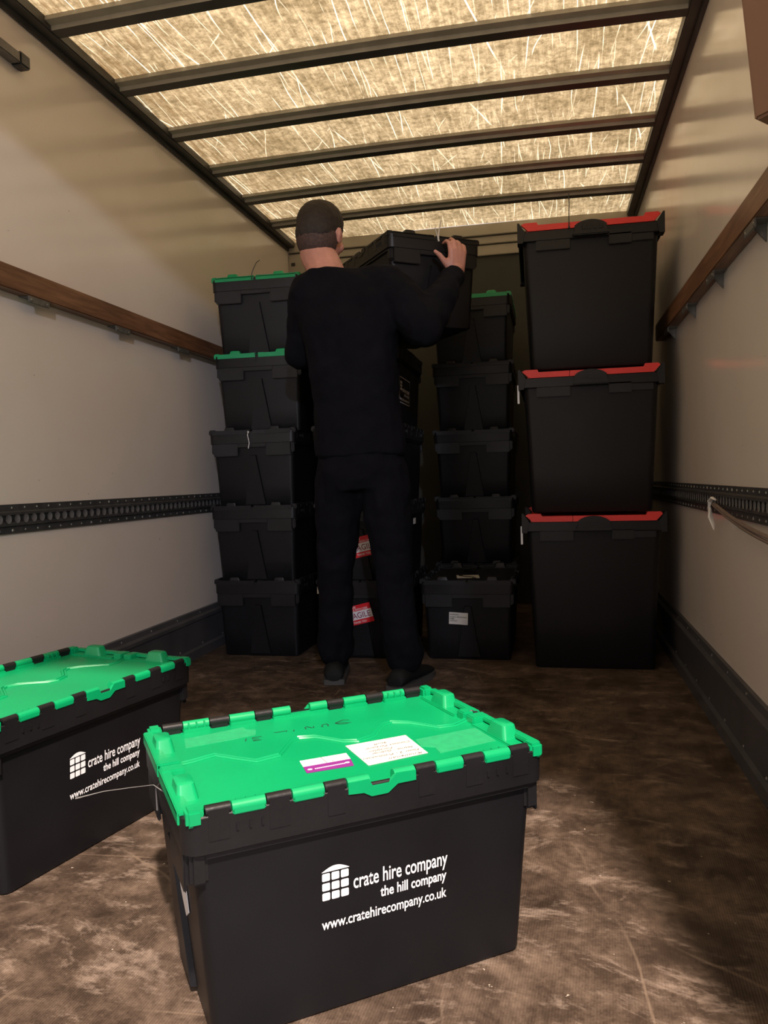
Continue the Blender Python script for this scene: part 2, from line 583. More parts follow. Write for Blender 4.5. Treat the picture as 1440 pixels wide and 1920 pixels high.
# kick plates
for nm, a, s in (('baseboard_left', XL, 1), ('baseboard_right', XR, -1)):
    bm = bmesh.new()
    prof = [(0, 0), (0.030, 0), (0.030, 0.040), (0.020, 0.048), (0.020, 0.160), (0.026, 0.166), (0.026, 0.180), (0.014, 0.188), (0.010, 0.207), (0, 0.209)]
    pts = [(a + s * p[0], p[1]) for p in prof]
    va = [bm.verts.new((p[0], Y0, p[1])) for p in pts]
    vb = [bm.verts.new((p[0], Y1 - 0.045, p[1])) for p in pts]
    bm.faces.new(va); bm.faces.new(list(reversed(vb)))
    for i in range(len(pts)):
        j = (i + 1) % len(pts)
        bm.faces.new((va[i], vb[i], vb[j], va[j]))
    y = 0.6
    i = 0
    while y < Y1 - 0.1:
        for zz, off in ((0.195, 0.012), (0.056, 0.020)):
            r_ = bmesh.ops.create_icosphere(bm, subdivisions=1, radius=0.0048)
            for v in r_['verts']:
                v.co = Vector((a + s * (off + v.co.x * 0.6), y + v.co.y, zz + v.co.z))
                for f in v.link_faces:
                    f.material_index = 1
        y += 0.22
        i += 1
    tag(link(nm, mesh(nm, bm, [M['kick'], M['rivet']])), kind='structure')

# roof bows: one thing each
bowY = [1.906, 2.306, 2.708, 3.114, 3.513, 3.906, 4.31, 1.506, 1.106]
bow_words = {2.306: 'dark steel roof bow at the top edge, nearest of those fully seen', 2.708: 'second dark steel roof bow from the camera, crossing the ceiling',
             3.114: 'third dark steel roof bow from the camera, crossing the ceiling', 3.513: 'fourth dark steel roof bow from the camera, crossing the ceiling',
             3.906: 'fifth dark steel roof bow from the camera, just behind the head of the man', 4.31: 'farthest thin dark steel roof bow, above the stacked crates at the back',
             1.906: 'dark steel roof bow above the top edge of the view', 1.506: 'dark steel roof bow near the rear of the box', 1.106: 'dark steel roof bow closest to the rear opening'}
src = None
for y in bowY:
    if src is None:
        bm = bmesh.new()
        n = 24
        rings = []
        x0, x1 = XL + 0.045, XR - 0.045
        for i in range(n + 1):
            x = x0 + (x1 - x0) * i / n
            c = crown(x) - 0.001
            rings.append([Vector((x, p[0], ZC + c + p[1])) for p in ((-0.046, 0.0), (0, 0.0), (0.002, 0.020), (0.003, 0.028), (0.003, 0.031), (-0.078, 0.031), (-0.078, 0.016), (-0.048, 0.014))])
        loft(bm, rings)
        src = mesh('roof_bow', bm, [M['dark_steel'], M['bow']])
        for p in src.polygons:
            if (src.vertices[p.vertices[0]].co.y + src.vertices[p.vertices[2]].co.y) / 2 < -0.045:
                p.material_index = 1  # flange and rear-facing side of each bow get the paler colour
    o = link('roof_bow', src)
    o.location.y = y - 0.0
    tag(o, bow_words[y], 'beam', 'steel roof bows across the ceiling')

# ------------------------------------------------------------------ load rails
BR_L = [0.72, 1.19, 1.67, 2.155, 2.640, 3.125]
BR_R = [1.07, 1.50, 1.97, 2.43, 2.87, 3.30]


def wood_rail(x, s, y0, y1, zb, brs, label):
    root = empty('wooden_rail', (x, y0, zb))
    bm = bmesh.new()
    box(bm, 0, s * 0.040, 0, y1 - y0, 0, 0.072, 0.003)
    link('board', mesh('board', bm, M['wood']), root)
    first = None
    for y in brs:
        if first is None:
            bm = bmesh.new()
            box(bm, s * 0.034, s * 0.0385, -0.05, 0.05, -0.021, 0.0, 0.0015)
            box(bm, s * 0.001, s * 0.036, -0.05, 0.05, -0.003, 0.0, 0.001)
            if s < 0:
                prism(bm, [(s * 0.001, -0.003), (s * 0.036, -0.003), (s * 0.001, -0.045)], -0.002, 0.002, 'y')
            for q in (-0.038, 0.038):
                r_ = bmesh.ops.create_icosphere(bm, subdivisions=2, radius=0.005)
                for v in r_['verts']:
                    v.co = Vector((s * 0.0385 + v.co.x * 0.4, q + v.co.y, -0.012 + v.co.z))
            first = mesh('bracket', bm, M['bracket'])
        o = link('bracket', first, root)
        o.location = (0, y - y0, 0)
    tag(root, label, 'rail')
    return root


wood_rail(XL, 1, Y0 + 0.01, 3.95, 1.371, BR_L, 'brown wooden load rail along the left wall above the steel track')
wood_rail(XR, -1, Y0 + 0.01, 3.60, 1.352, BR_R, 'brown wooden load rail slanting down the right wall beside red-lidded crates')


def track(x, s, label):
    root = empty('lashing_track', (x, Y0 + 0.01, 0.646))
    L_ = Y1 - 0.07 - Y0
    bm = bmesh.new()
    prof = [(0, 0), (0.006, 0), (0.006, 0.020), (0.013, 0.024), (0.013, 0.034), (0.007, 0.036), (0.007, 0.054), (0.013, 0.056), (0.013, 0.064), (0.006, 0.068), (0.006, 0.088), (0, 0.088)]
    va = [bm.verts.new((s * p[0], 0, p[1])) for p in prof]
    vb = [bm.verts.new((s * p[0], L_, p[1])) for p in prof]
    bm.faces.new(va); bm.faces.new(list(reversed(vb)))
    for i in range(len(prof)):
        j = (i + 1) % len(prof)
        bm.faces.new((va[i], vb[i], vb[j], va[j]))
    link('rail', mesh('rail', bm, M['track']), root)
    bm = bmesh.new()
    y = 0.05
    k = 0
    while y < L_:
        pts = []
        for i in range(12):
            a = 2 * math.pi * i / 12
            pts.append((y + 0.0135 * math.cos(a), 0.045 + (0.013 if math.sin(a) > 0 else 0.0085 + 0.006) * math.sin(a)))
        vv = [bm.verts.new((s * 0.0145, p[0], p[1])) for p in pts]
        cc = bm.verts.new((s * 0.0085, y, 0.043))
        for i in range(12):
            bm.faces.new((vv[i], vv[(i + 1) % 12], cc))
        # rim of the keyhole
        y += 0.0385
    o = link('keyhole_slots', mesh('keyhole_slots', bm, M['slot'], True, 80), root)
    tag(o, 'row of paler oval keyhole slots')
    o['kind'] = 'stuff'
    bm = bmesh.new()
    y = 0.03
    while y < L_:
        for zz in (0.010, 0.078):
            r_ = bmesh.ops.create_icosphere(bm, subdivisions=1, radius=0.0035 if random.random() > .3 else 0.005)
            for v in r_['verts']:
                v.co = Vector((s * (0.006 + v.co.x * 0.5 + 0.0005), y + v.co.y, zz + v.co.z))
        y += 0.058
    o = link('rivets', mesh('rivets', bm, M['rivet']), root)
    o['kind'] = 'stuff'
    tag(root, label, 'rail')
    return root


track(XL, 1, 'dark steel lashing track with oval slots along the left wall')
track(XR, -1, 'dark steel lashing track with ribbed slots along the right wall, cord hooked on')

# shutter guide end at the top left corner of the view
root = empty('shutter_guide', (XL, 0.6, 2.075))
bm = bmesh.new()
box(bm, 0.002, 0.034, -0.2, 1.55, 0.0, 0.032, 0.003)
link('guide_channel', mesh('guide_channel', bm, M['steel']), root)
bm = bmesh.new()
box(bm, 0.001, 0.038, 1.52, 1.565, -0.004, 0.036, 0.004)
link('end_cap', mesh('end_cap', bm, M['track']), root)
tag(root, 'grey metal shutter guide ending high on the left wall near the roof corner', 'metal bar')

# cord hooked on the right track
root = empty('rope', (0.485, 2.46, 0.68))
bm = bmesh.new()
pts = []
for i in range(15):
    t = i / 14
    pts.append((-0.010 - 0.012 * math.sin(t * math.pi), -t * 1.15, 0.0 - 0.055 * t - 0.02 * math.sin(t * math.pi)))
tube(bm, pts, 0.0055, 8)
tube(bm, [(p[0] - .002, p[1], p[2] - 0.012 * i / 14 - .004) for i, p in enumerate(pts)], 0.004, 6)
link('cord', mesh('cord', bm, M['cord']), root)
bm = bmesh.new()
tube(bm, [(-0.010, -0.03, 0.012), (-0.016, -0.012, 0.018), (-0.018, 0.012, 0.008), (-0.018, 0.020, -0.012), (-0.016, 0.012, -0.04), (-0.012, 0.002, -0.062), (-0.010, -0.004, -0.078)],
     [0.004, 0.006, 0.008, 0.009, 0.009, 0.006, 0.002], 8, flat=0.6)
o = link('hook_end', mesh('hook_end', bm, M['white_plastic']), root)
tag(o, 'curled white hook end')
tag(root, 'greyish brown cord with a white curled end hooked on the right track', 'cord')

# ------------------------------------------------------------------ attached-lid crate
L, W, H = 0.578, 0.402, 0.345
ZR = H
LID_Z = 0.3315
SEAM = [(-0.276, 0.004), (-0.235, 0.010), (-0.195, 0.022), (-0.165, -0.012), (-0.140, -0.038), (-0.100, -0.030), (-0.060, 0.030), (-0.045, 0.037), (-0.015, 0.028), (0.020, -0.018), (0.042, -0.028), (0.075, -0.018), (0.115, 0.030), (0.136, 0.037), (0.165, 0.018), (0.200, -0.030), (0.230, -0.034), (0.276, -0.012)]
SEAM = [(x - 0.003 if abs(x) < 0.27 else x, y + 0.018) for x, y in SEAM]
GREEN_K = [(-0.055, 0.055), (0.089, 0.137), (0.174, 0.222), (-0.137, -0.089), (-0.222, -0.174)]
BLACK_K = [(0.055, 0.089), (0.137, 0.174), (0.222, 0.258), (-0.089, -0.055), (-0.174, -0.137), (-0.258, -0.222)]


def half_l(z): return (0.504 + (0.552 - 0.504) * z / 0.31) / 2
def half_w(z): return (0.350 + (0.378 - 0.350) * z / 0.31) / 2


def crate_body():
    bm = bmesh.new()
    rings = [rr(0, 0, half_l(0) - 0.004, half_w(0) - 0.004, 0.016, 0.0), rr(0, 0, half_l(0), half_w(0), 0.018, 0.005)]
    for z in (0.1, 0.2, 0.31, 0.326):
        rings.append(rr(0, 0, half_l(z), half_w(z), 0.02, z))
    loft(bm, rings)
    # tapering A-shaped web and side webs on the two short ends
    for s in (-1, 1):
        x_b, x_t = s * half_l(0.012), s * half_l(0.235)
        for (y0b, y1b, y0t, y1t, d) in ((-0.050, 0.050, -0.016, 0.016, 0.009),):
            q = [(x_b - s * .004, y0b, 0.012), (x_b - s * .004, y1b, 0.012), (x_t - s * .004, y1t, 0.235), (x_t - s * .004, y0t, 0.235)]
            q2 = [(x_b + s * d, y0b + 0.003, 0.014), (x_b + s * d, y1b - 0.003, 0.014), (x_t + s * d, y1t - 0.003, 0.232), (x_t + s * d, y0t + 0.003, 0.232)]
            a = [bm.verts.new(p) for p in q]; c = [bm.verts.new(p) for p in q2]
            bm.faces.new(a); bm.faces.new(list(reversed(c)))
            for i in range(4):
                bm.faces.new((a[i], c[i], c[(i + 1) % 4], a[(i + 1) % 4]))
    return mesh('body', bm, M['black'])


def crate_rim():
    bm = bmesh.new()
    hx, hy = L / 2, W / 2
    zt = 0.338
    rings = [rr(0, 0, hx - 0.004, hy - 0.004, 0.022, 0.284), rr(0, 0, hx - 0.001, hy - 0.001, 0.024, 0.286), rr(0, 0, hx, hy, 0.024, zt - 0.002), rr(0, 0, hx - 0.002, hy - 0.002, 0.024, zt),
             rr(0, 0, hx - 0.006, hy - 0.006, 0.02, zt), rr(0, 0, hx - 0.007, hy - 0.007, 0.02, 0.322), rr(0, 0, hx - 0.022, hy - 0.022, 0.016, 0.320), rr(0, 0, hx - 0.022, hy - 0.022, 0.016, 0.316),
             rr(0, 0, hx - 0.006, hy - 0.006, 0.02, 0.314), rr(0, 0, hx - 0.0065, hy - 0.0065, 0.02, 0.285)]
    loft(bm, rings, False, False, close=True)
    # drip step below the skirt on the long sides
    for s in (-1, 1):
        y = s * (hy - 0.004)
        box(bm, -hx + 0.03, hx - 0.03, y - s * 0.008, y - s * 0.002, 0.276, 0.290, 0.0015)
        for a, c in BLACK_K:
            box(bm, a + 0.001, c - 0.001, s * (hy + 0.0004), s * (hy - 0.014), 0.300, ZR + 0.003, 0.003)
            tube(bm, [(a + 0.001, s * (hy - 0.0075), ZR - 0.0025), (c - 0.001, s * (hy - 0.0075), ZR - 0.0025)], 0.0080, 12)
        # small gill slots under two of the green knuckles
        for a in (-0.215, -0.197, -0.180, 0.180, 0.197, 0.215):
            box(bm, a - 0.002, a + 0.002, s * (hy - 0.001), s * (hy + 0.0018), 0.311, 0.322, 0.0008)
    # deep hand-grip flaps on the short ends
    for s in (-1, 1):
        x = s * (hx - 0.003)
        for a, c, zb in ((0.066, 0.180, 0.230), (-0.180, -0.066, 0.230), (-0.069, 0.069, 0.268)):
            box(bm, x, x - s * 0.005, a, c, zb, 0.296, 0.002)
        for yy in (0.178, 0.072, -0.072, -0.178):
            box(bm, x - s * 0.002, s * half_l(0.24), yy - 0.0015, yy + 0.0015, 0.240, 0.296)
    # corner bosses below the rim
    for sx_ in (-1, 1):
        for sy_ in (-1, 1):
            box(bm, sx_ * (hx - 0.035), sx_ * (hx - 0.010), sy_ * (hy - 0.030), sy_ * (hy - 0.008), 0.240, 0.300, 0.005)
    return mesh('rim', bm, M['rim'])


def lid_half(side, material, name='lid_half'):
    bm = bmesh.new()
    hy = W / 2 - 0.009
    hx = L / 2 - 0.009
    if side < 0:
        pts = [(-hx, -hy)] + [(hx, -hy)] + [(p[0] * hx / 0.276, p[1]) for p in reversed(SEAM)]
        dz = 0.0
    else:
        pts = [(hx, hy)] + [(-hx, hy)] + [(p[0] * hx / 0.276, p[1] + 0.0008) for p in SEAM]
        dz = 0.0016
    prism(bm, pts, LID_Z - 0.006, LID_Z + (0.0016 if side < 0 else 0.0))
    # raised lip along the seam
    off = -0.004 if side < 0 else 0.006
    tube(bm, [(p[0] * 0.985, p[1] + off, LID_Z + 0.002) for p in SEAM], 0.0030, 6, flat=0.9)
    # knuckles wrapping the long rim
    s = side
    Wy = W / 2
    for a, c in GREEN_K:
        if abs(a + c) < 0.01:
            for p, q in ((-0.055, -0.019), (0.019, 0.055)):
                tube(bm, [(p + 0.0008, s * (Wy - 0.0072), ZR - 0.0035), (q - 0.0008, s * (Wy - 0.0072), ZR - 0.0035)], 0.0088, 12)
            # pull tab dipping between them
            prism(bm, [(-0.054, ZR + 0.001), (-0.054, ZR - 0.016), (-0.030, ZR - 0.018), (-0.018, ZR - 0.025), (0.008, ZR - 0.025), (0.024, ZR - 0.014), (0.054, ZR - 0.014), (0.054, ZR + 0.001), (0.022, ZR + 0.002), (0.010, ZR - 0.010), (-0.016, ZR - 0.010), (-0.022, ZR + 0.001)], s * (Wy - 0.0035), s * (Wy + 0.0020), 'y')
            box(bm, -0.018, 0.014, s * (Wy - 0.016), s * (Wy - 0.0005), ZR - 0.013, ZR - 0.0095, 0.001)
            box(bm, -0.055, 0.055, s * (Wy - 0.020), s * (Wy - 0.006), LID_Z - 0.004, LID_Z + 0.0045, 0.001)
            continue
        tube(bm, [(a + 0.0008, s * (Wy - 0.0072), ZR - 0.0035), (c - 0.0008, s * (Wy - 0.0072), ZR - 0.0035)], 0.0088, 12)
        box(bm, a, c, s * (Wy - 0.022), s * (Wy - 0.006), LID_Z - 0.004, LID_Z + 0.006, 0.0015)
        box(bm, a + 0.001, c - 0.001, s * (Wy - 0.006), s * (Wy + 0.0022), ZR - 0.012, ZR - 0.001, 0.002)
        if abs(a + c) > 0.3:
            for q in (a + 0.010, (a + c) / 2, c - 0.010):
                box(bm, q - 0.0014, q + 0.0014, s * (Wy - 0.020), s * (Wy - 0.007), LID_Z, ZR + 0.0035, 0.0006)
    # corner ears
    for e in (-1, 1):
        box(bm, e * 0.260, e * 0.283, s * (Wy - 0.026), s * (Wy + 0.002), LID_Z - 0.006, ZR + 0.004, 0.004)
    # end humps, end lip that folds over the short rim
    for e in (-1, 1):
        cx = e * 0.2645
        cy = s * 0.105
        rings = [rr(cx + e * 0.004, cy, 0.0165, 0.032, 0.006, LID_Z - 0.002), rr(cx + e * 0.004, cy, 0.0155, 0.028, 0.007, LID_Z + 0.008), rr(cx + e * 0.005, cy, 0.0125, 0.021, 0.006, LID_Z + 0.0255), rr(cx + e * 0.005, cy, 0.010, 0.017, 0.006, LID_Z + 0.0275)]
        loft(bm, rings)
        x0, x1 = e * (L / 2 - 0.014), e * (L / 2 + 0.0025)
        y0, y1 = s * 0.006, s * (Wy - 0.018)
        box(bm, x0, x1, y0, y1, ZR - 0.008, ZR - 0.0005, 0.0015)
        box(bm, x1 - e * 0.003, x1, y0, y1, ZR - 0.020, ZR - 0.003, 0.001)
        box(bm, e * (L / 2 - 0.040), e * (L / 2 - 0.012), s * 0.030, s * (Wy - 0.030), LID_Z - 0.002, LID_Z + 0.0045, 0.002)
        # latch block at the middle of the end
        box(bm, e * (L / 2 - 0.034), e * (L / 2 + 0.001), s * 0.004, s * 0.030, LID_Z - 0.002, ZR + 0.001, 0.002)
    return mesh(name, bm, material)


def face_matrix(x_left, z_base, side='front', zt=None):
    """text plane on the long face (front) or short end; text x runs along the face, y runs up"""
    if side == 'front':
        ang = math.atan((half_w(0.31) - half_w(0)) / 0.31)
        y = -half_w(z_base) - 0.0008
        return Matrix.Translation((x_left, y, z_base)) @ Matrix.Rotation(R(90) + ang, 4, 'X')
    ang = math.atan((half_l(0.31) - half_l(0)) / 0.31)
    # short end at local -X: text runs along -Y when seen from -X
    return Matrix.Translation((-half_l(z_base) - 0.0008, x_left, z_base)) @ Matrix.Rotation(R(-90), 4, 'Z') @ Matrix.Rotation(R(90) + ang, 4, 'X')


def logo_print():
    bm = bmesh.new()
    # window grid with curved top
    X0, Z0 = -0.0925, 0.172
    for i in range(3):
        for j in range(3):
            F = face_matrix(0, Z0)
            cx, cz = X0 + 0.0064 + i * 0.0145, 0.0060 + j * 0.0146
            pts = rr(cx, cz, 0.0060, 0.0058, 0.0018, 0, 3)
            bm.faces.new([bm.verts.new(F @ p) for p in pts])
    F = face_matrix(0, Z0)
    arc = []
    for i in range(13):
        t = i / 12
        arc.append((X0 + 0.0425 * t, 0.0435 + 0.0075 * math.sin(t * math.pi)))
    arc = arc + [(X0 + 0.0425, 0.0430), (X0, 0.0430)]
    bm.faces.new([bm.verts.new(F @ Vector((p[0], p[1], 0))) for p in arc])
    add_text(bm, text_mesh('crate hire company', 0.0235, 0.157, 0.012), face_matrix(-0.0435, 0.180))
    add_text(bm, text_mesh('the hill company', 0.0165, 0.112, 0.020), face_matrix(-0.0005, 0.1565))
    add_text(bm, text_mesh('www.cratehirecompany.co.uk', 0.0165, 0.205, 0.014), face_matrix(-0.0935, 0.1285))
    return mesh('printed_logo', bm, M['white_print'], False)


ME = {'body': crate_body(), 'rim': crate_rim(), 'logo': logo_print()}
for cname in ('green', 'rim'):
    ME['lid_a_' + cname] = lid_half(-1, M[cname])
    ME['lid_b_' + cname] = lid_half(1, M[cname])


def crate(loc, yaw, lid='rim', label='', group=None, logo=False, name='storage_crate'):
    """local -Y long face carries the print; yaw about z"""
    root = empty(name, loc, yaw)
    link('body', ME['body'], root)
    link('rim', ME['rim'], root)
    for q in ('lid_a_', 'lid_b_'):
        o = link('lid_half', ME[q + lid], root)
        if lid == 'green':
            tag(o, 'green half of the hinged lid')
    if logo:
        o = link('printed_logo', ME['logo'], root)
        tag(o, 'white printed window logo and web address')
    tag(root, label, 'crate', group)
    return root


def tie(parent, pts, material, r=0.0016, lab='cable tie'):
    bm = bmesh.new()
    tube(bm, pts, r, 6)
    box(bm, pts[0][0] - 0.004, pts[0][0] + 0.004, pts[0][1] - 0.003, pts[0][1] + 0.003, pts[0][2] - 0.003, pts[0][2] + 0.004, 0.001)
    o = link('cable_tie', mesh('cable_tie', bm, material), parent)
    tag(o, lab)
    return o


# near crate
near = crate((-0.367, 1.245, 0.0), 0.633, 'green', 'black crate with green lid in the foreground, white note and purple sticker on top', 'green-lidded crates on the floor', True)
bm = bmesh.new()
zt = LID_Z + 0.0024
prism(bm, [(0.0105, -0.1235), (0.118, -0.118), (0.1235, -0.022), (0.0105, -0.023)], zt - 0.0004, zt)
note = link('paper_note', mesh('paper_note', bm, M['paper'], False), near)
tag(note, 'white paper note with handwriting')
bm = bmesh.new()
TT = Matrix.Translation((0.112, -0.118, zt + 0.0006)) @ Matrix.Rotation(R(180), 4, 'Z')
# writing faces the far side of the crate
lines = [('Knailsnall', 0.006, 0.062, 0.010), ('Floor 2 - Production', 0.004, 0.100, 0.026), ('Name - Gabriel', 0.008, 0.074, 0.042), ('Fontplair', 0.040, 0.045, 0.053), ('Contact Personal', 0.002, 0.082, 0.067), ('Stuff', 0.038, 0.026, 0.081)]
for s_, xo, wd, yo in lines:
    Tm = Matrix.Translation((0.117 - xo, -0.119 + yo, zt + 0.0005)) @ Matrix.Rotation(R(180), 4, 'Z')
    add_text(bm, text_mesh(s_, 0.0075, wd, -0.012, 0.35), Tm)
link('handwriting', mesh('handwriting', bm, M['grey_ink'], False), note)
# sticker
bm = bmesh.new()
prism(bm, [(-0.0855, -0.108), (-0.0095, -0.1125), (-0.0035, -0.083), (-0.0825, -0.081)], zt - 0.0004, zt, mat_i=1)
prism(bm, [(-0.0825, -0.081), (-0.0035, -0.083), (-0.0005, -0.0555), (-0.0795, -0.0535)], zt - 0.0004, zt, mat_i=0)
for cx in (-0.0765, -0.0145):
    bm.faces.new([bm.verts.new((cx + 0.004 * math.cos(t * R(30)), -0.0965 + 0.0033 * math.sin(t * R(30)), zt + 0.0004)) for t in range(12)])
for k in range(17):
    xx = -0.0685 + k * 0.0030
    prism(bm, [(xx, -0.0985), (xx + 0.0021, -0.0985), (xx + 0.0021, -0.0955), (xx, -0.0955)], zt, zt + 0.0003)
stk = link('sticker', mesh('sticker', bm, [M['sticker_white'], M['purple']], False), near)
tag(stk, 'white and purple address sticker')
bm = bmesh.new()
stroke(bm, [(-0.044, -0.0540), (-0.0435, -0.0815)], 0.0009, zt + 0.0004)
add_text(bm, text_mesh('Com 2', 0.0060, 0.026, -0.01, 0.3), Matrix.Translation((-0.008, -0.0765, zt + 0.0005)) @ Matrix.Rotation(R(180), 4, 'Z'))
link('handwriting', mesh('handwriting', bm, M['grey_ink'], False), stk)
# marker pen letters on the far half, each letter a part
for glyph in ([(-0.1013, 0.0976), (-0.1162, 0.0988), (-0.119, 0.094), (-0.1079, 0.0879), (-0.12, 0.0841), (-0.1192, 0.081), (-0.1057, 0.0815)],
           [(-0.1281, 0.0989), (-0.1329, 0.0859)], [(-0.0761, 0.1066), (-0.0634, 0.1052), (-0.0513, 0.1069), (-0.0552, 0.1006)], [(-0.039, 0.1046), (-0.0424, 0.097)],
           [(-0.0184, 0.0972), (-0.0177, 0.1071), (-0.0132, 0.1104), (-0.0067, 0.0993), (-0.0031, 0.099), (-0.0018, 0.1064)],
           [(0.0221, 0.0938), (0.0254, 0.1019), (0.024, 0.1085), (0.0154, 0.1062), (0.0112, 0.0969), (0.0136, 0.0939)],
           [(0.0692, 0.1093), (0.0596, 0.1145), (0.0423, 0.1061), (0.0396, 0.1034), (0.045, 0.0946), (0.0564, 0.0924), (0.0682, 0.0947), (0.0574, 0.0995), (0.0421, 0.1032)]):
    bm = bmesh.new()
    stroke(bm, glyph, 0.0016, LID_Z + 0.0008)
    tag(link('pen_mark', mesh('pen_mark', bm, M['ink'], False), near), 'black marker pen stroke')
# matt patches of clear tape
for zz, pts in ((LID_Z, [(-0.232, 0.102), (-0.226, 0.150), (-0.118, 0.165), (-0.115, 0.148), (-0.100, 0.140), (-0.108, 0.112), (-0.150, 0.106)]),
                (LID_Z + 0.0016, [(0.128, -0.050), (0.250, -0.046), (0.246, -0.120), (0.135, -0.128), (0.140, -0.100), (0.122, -0.085)])):
    bm = bmesh.new()
    prism(bm, pts, zz, zz + 0.0005)
    tag(link('tape_patch', mesh('tape_patch', bm, M['tape'], False), near), 'matt patch of old clear tape')
# white label under the left grip flap
bm = bmesh.new()
F = face_matrix(0.0, 0.13, 'end')
for k_, pts in enumerate([[(-0.015, 0.115), (0.085, 0.115), (0.085, 0.02), (0.055, 0.0), (0.02, 0.035), (-0.015, 0.04)]]):
    a = [bm.verts.new(F @ Vector((p[0], p[1], 0.0006))) for p in pts]
    c = [bm.verts.new(F @ Vector((p[0], p[1], 0.0024))) for p in pts]
    bm.faces.new(a); bm.faces.new(list(reversed(c)))
    for i in range(len(pts)):
        bm.faces.new((a[i], c[i], c[(i + 1) % len(pts)], a[(i + 1) % len(pts)]))
o = link('paper_label', mesh('paper_label', bm, M['paper'], False), near)
tag(o, 'torn white paper label on the short end')
# stray strand of stretched tape sticking out from the left end
bm = bmesh.new()
tube(bm, [(-0.286, -0.035, 0.315), (-0.30, -0.012, 0.322), (-0.33, 0.004, 0.318), (-0.37, 0.022, 0.313), (-0.41, 0.032, 0.306)], [0.0012, 0.001, 0.0012, 0.0015, 0.003], 6, flat=0.3)
tube(bm, [(-0.288, -0.03, 0.335), (-0.292, 0.03, 0.30), (-0.290, 0.04, 0.26)], 0.0010, 6, flat=0.4)
o = link('tape_strand', mesh('tape_strand', bm, M['film']), near)
tag(o, 'thin clear tape strand')
tie(near, [(0.278, 0.0, 0.343), (0.276, 0.008, 0.346), (0.268, 0.010, 0.344)], M['ink'], 0.0018, 'black cut cable tie')

# second floor crate, by the left wall
left = crate((-1.147, 1.535, 0.0), R(77), 'green', 'black crate with green lid at the left edge, near the left wall', 'green-lidded crates on the floor', True)
bm = bmesh.new()
box(bm, half_l(0.25) + 0.001, half_l(0.25) + 0.003, -0.165, -0.10, 0.19, 0.275)
o = link('paper_label', mesh('paper_label', bm, M['paper'], False), left)
tag(o, 'white paper label on the far end')

# ---- stacks; the short end (-X local) faces the rear opening: yaw so local -X points to -Y
YAW = R(90)
PITCH = 0.334


def stack_crate(x_c, y_front, z, lid, label, group, dyaw=0.0, logo=False):
    # rim short end front at y_front; long axis along +Y
    return crate((x_c, y_front + L / 2, z), YAW + dyaw, lid, label, group, logo)


GL = 'crates stacked at the back'
names_left = ['bottom crate of the left-hand stack, plain black, by the left wall', 'second crate up in the left-hand stack, plain black', 'third crate up in the left-hand stack, black lid, white cable tie on its front',
              'fourth crate up in the left-hand stack, green lid, level with the wooden rail', 'top crate of the left-hand stack, green lid, dark cable tie standing up']
xs = [-1.285, -1.290, -1.285, -1.255, -1.255]
for k in range(5):
    c = stack_crate(xs[k], 3.205, PITCH * k, 'green' if k > 2 else 'rim', names_left[k], GL, [0, 0, 0, R(2.0), R(2.2)][k])
    if k == 4:
        tie(c, [(-0.292, 0.012, 0.330), (-0.294, 0.010, 0.352), (-0.294, 0.002, 0.372), (-0.292, -0.012, 0.398), (-0.288, -0.026, 0.408)], M['ink'], 0.0016, 'dark cable tie')
    if k == 3:
        tie(c, [(-0.291, 0.006, 0.344), (-0.294, 0.006, 0.335), (-0.294, 0.006, 0.305)], M['ink'], 0.0014, 'dark cable tie')
    if k == 2:
        tie(c, [(-0.294, 0.010, 0.334), (-0.298, 0.013, 0.322), (-0.299, 0.008, 0.300), (-0.298, 0.006, 0.285), (-0.296, 0.012, 0.262)], M['white_plastic'], 0.0020, 'white cable tie')

names_2 = ['bottom crate of the stack behind the man, red handling sticker on its front', 'second crate up behind the man, red handling sticker on its front',
           'third crate up in the stack behind the man, plain black', 'fourth crate up behind the man, framed white logo on its right side']
col2 = []
for k in range(4):
    c = stack_crate(-0.808, 3.205, PITCH * k, 'rim', names_2[k], GL, 0)
    col2.append(c)


def sticker_fragile(parent, yc, zc, rot, wd=0.135, ht=0.088):
    """red handling sticker on the short end facing the rear; built flat in (x right, y up)"""
    F = face_matrix(0, 0, 'end') @ Matrix.Translation((yc, zc, 0.0102)) @ Matrix.Rotation(rot, 4, 'Z')
    bm = bmesh.new()

    def rect(x0, x1, y0, y1, z, mi):
        bm.faces.new([bm.verts.new(F @ Vector(p)) for p in ((x0, y0, z), (x1, y0, z), (x1, y1, z), (x0, y1, z))]).material_index = mi
    h = ht / 2
    rect(-wd / 2, wd / 2, -h, h, 0, 0)
    rect(-wd / 2, wd / 2, -h * 0.50, h * 0.38, 0.0004, 1)
    for s_, hh, ww, xr, yb, mi in (('PLEASE', 0.009, 0.036, -0.018, 0.030, 1), ('HANDLE WITH CARE', 0.009, 0.100, 0.0, 0.0185, 1), ('FRAGILE', 0.026, 0.112, 0.0, -0.015, 2), ('THANK YOU', 0.0095, 0.062, 0.0, -0.037, 1)):
        add_text(bm, text_mesh(s_, hh, ww, 0.012 if mi == 1 else 0.004), F @ Matrix.Translation((xr - ww / 2, yb, 0.0008)), mi)
    o = link('handling_sticker', mesh('handling_sticker', bm, [M['sticker_red'], M['sticker_white'], M['dark_red_print']], False), parent)
    tag(o, 'red and white fragile sticker')


sticker_fragile(col2[1], -0.800 + 0.808, 0.493 - PITCH, R(13))
sticker_fragile(col2[0], -0.826 + 0.808, 0.197, R(14), 0.13, 0.085)
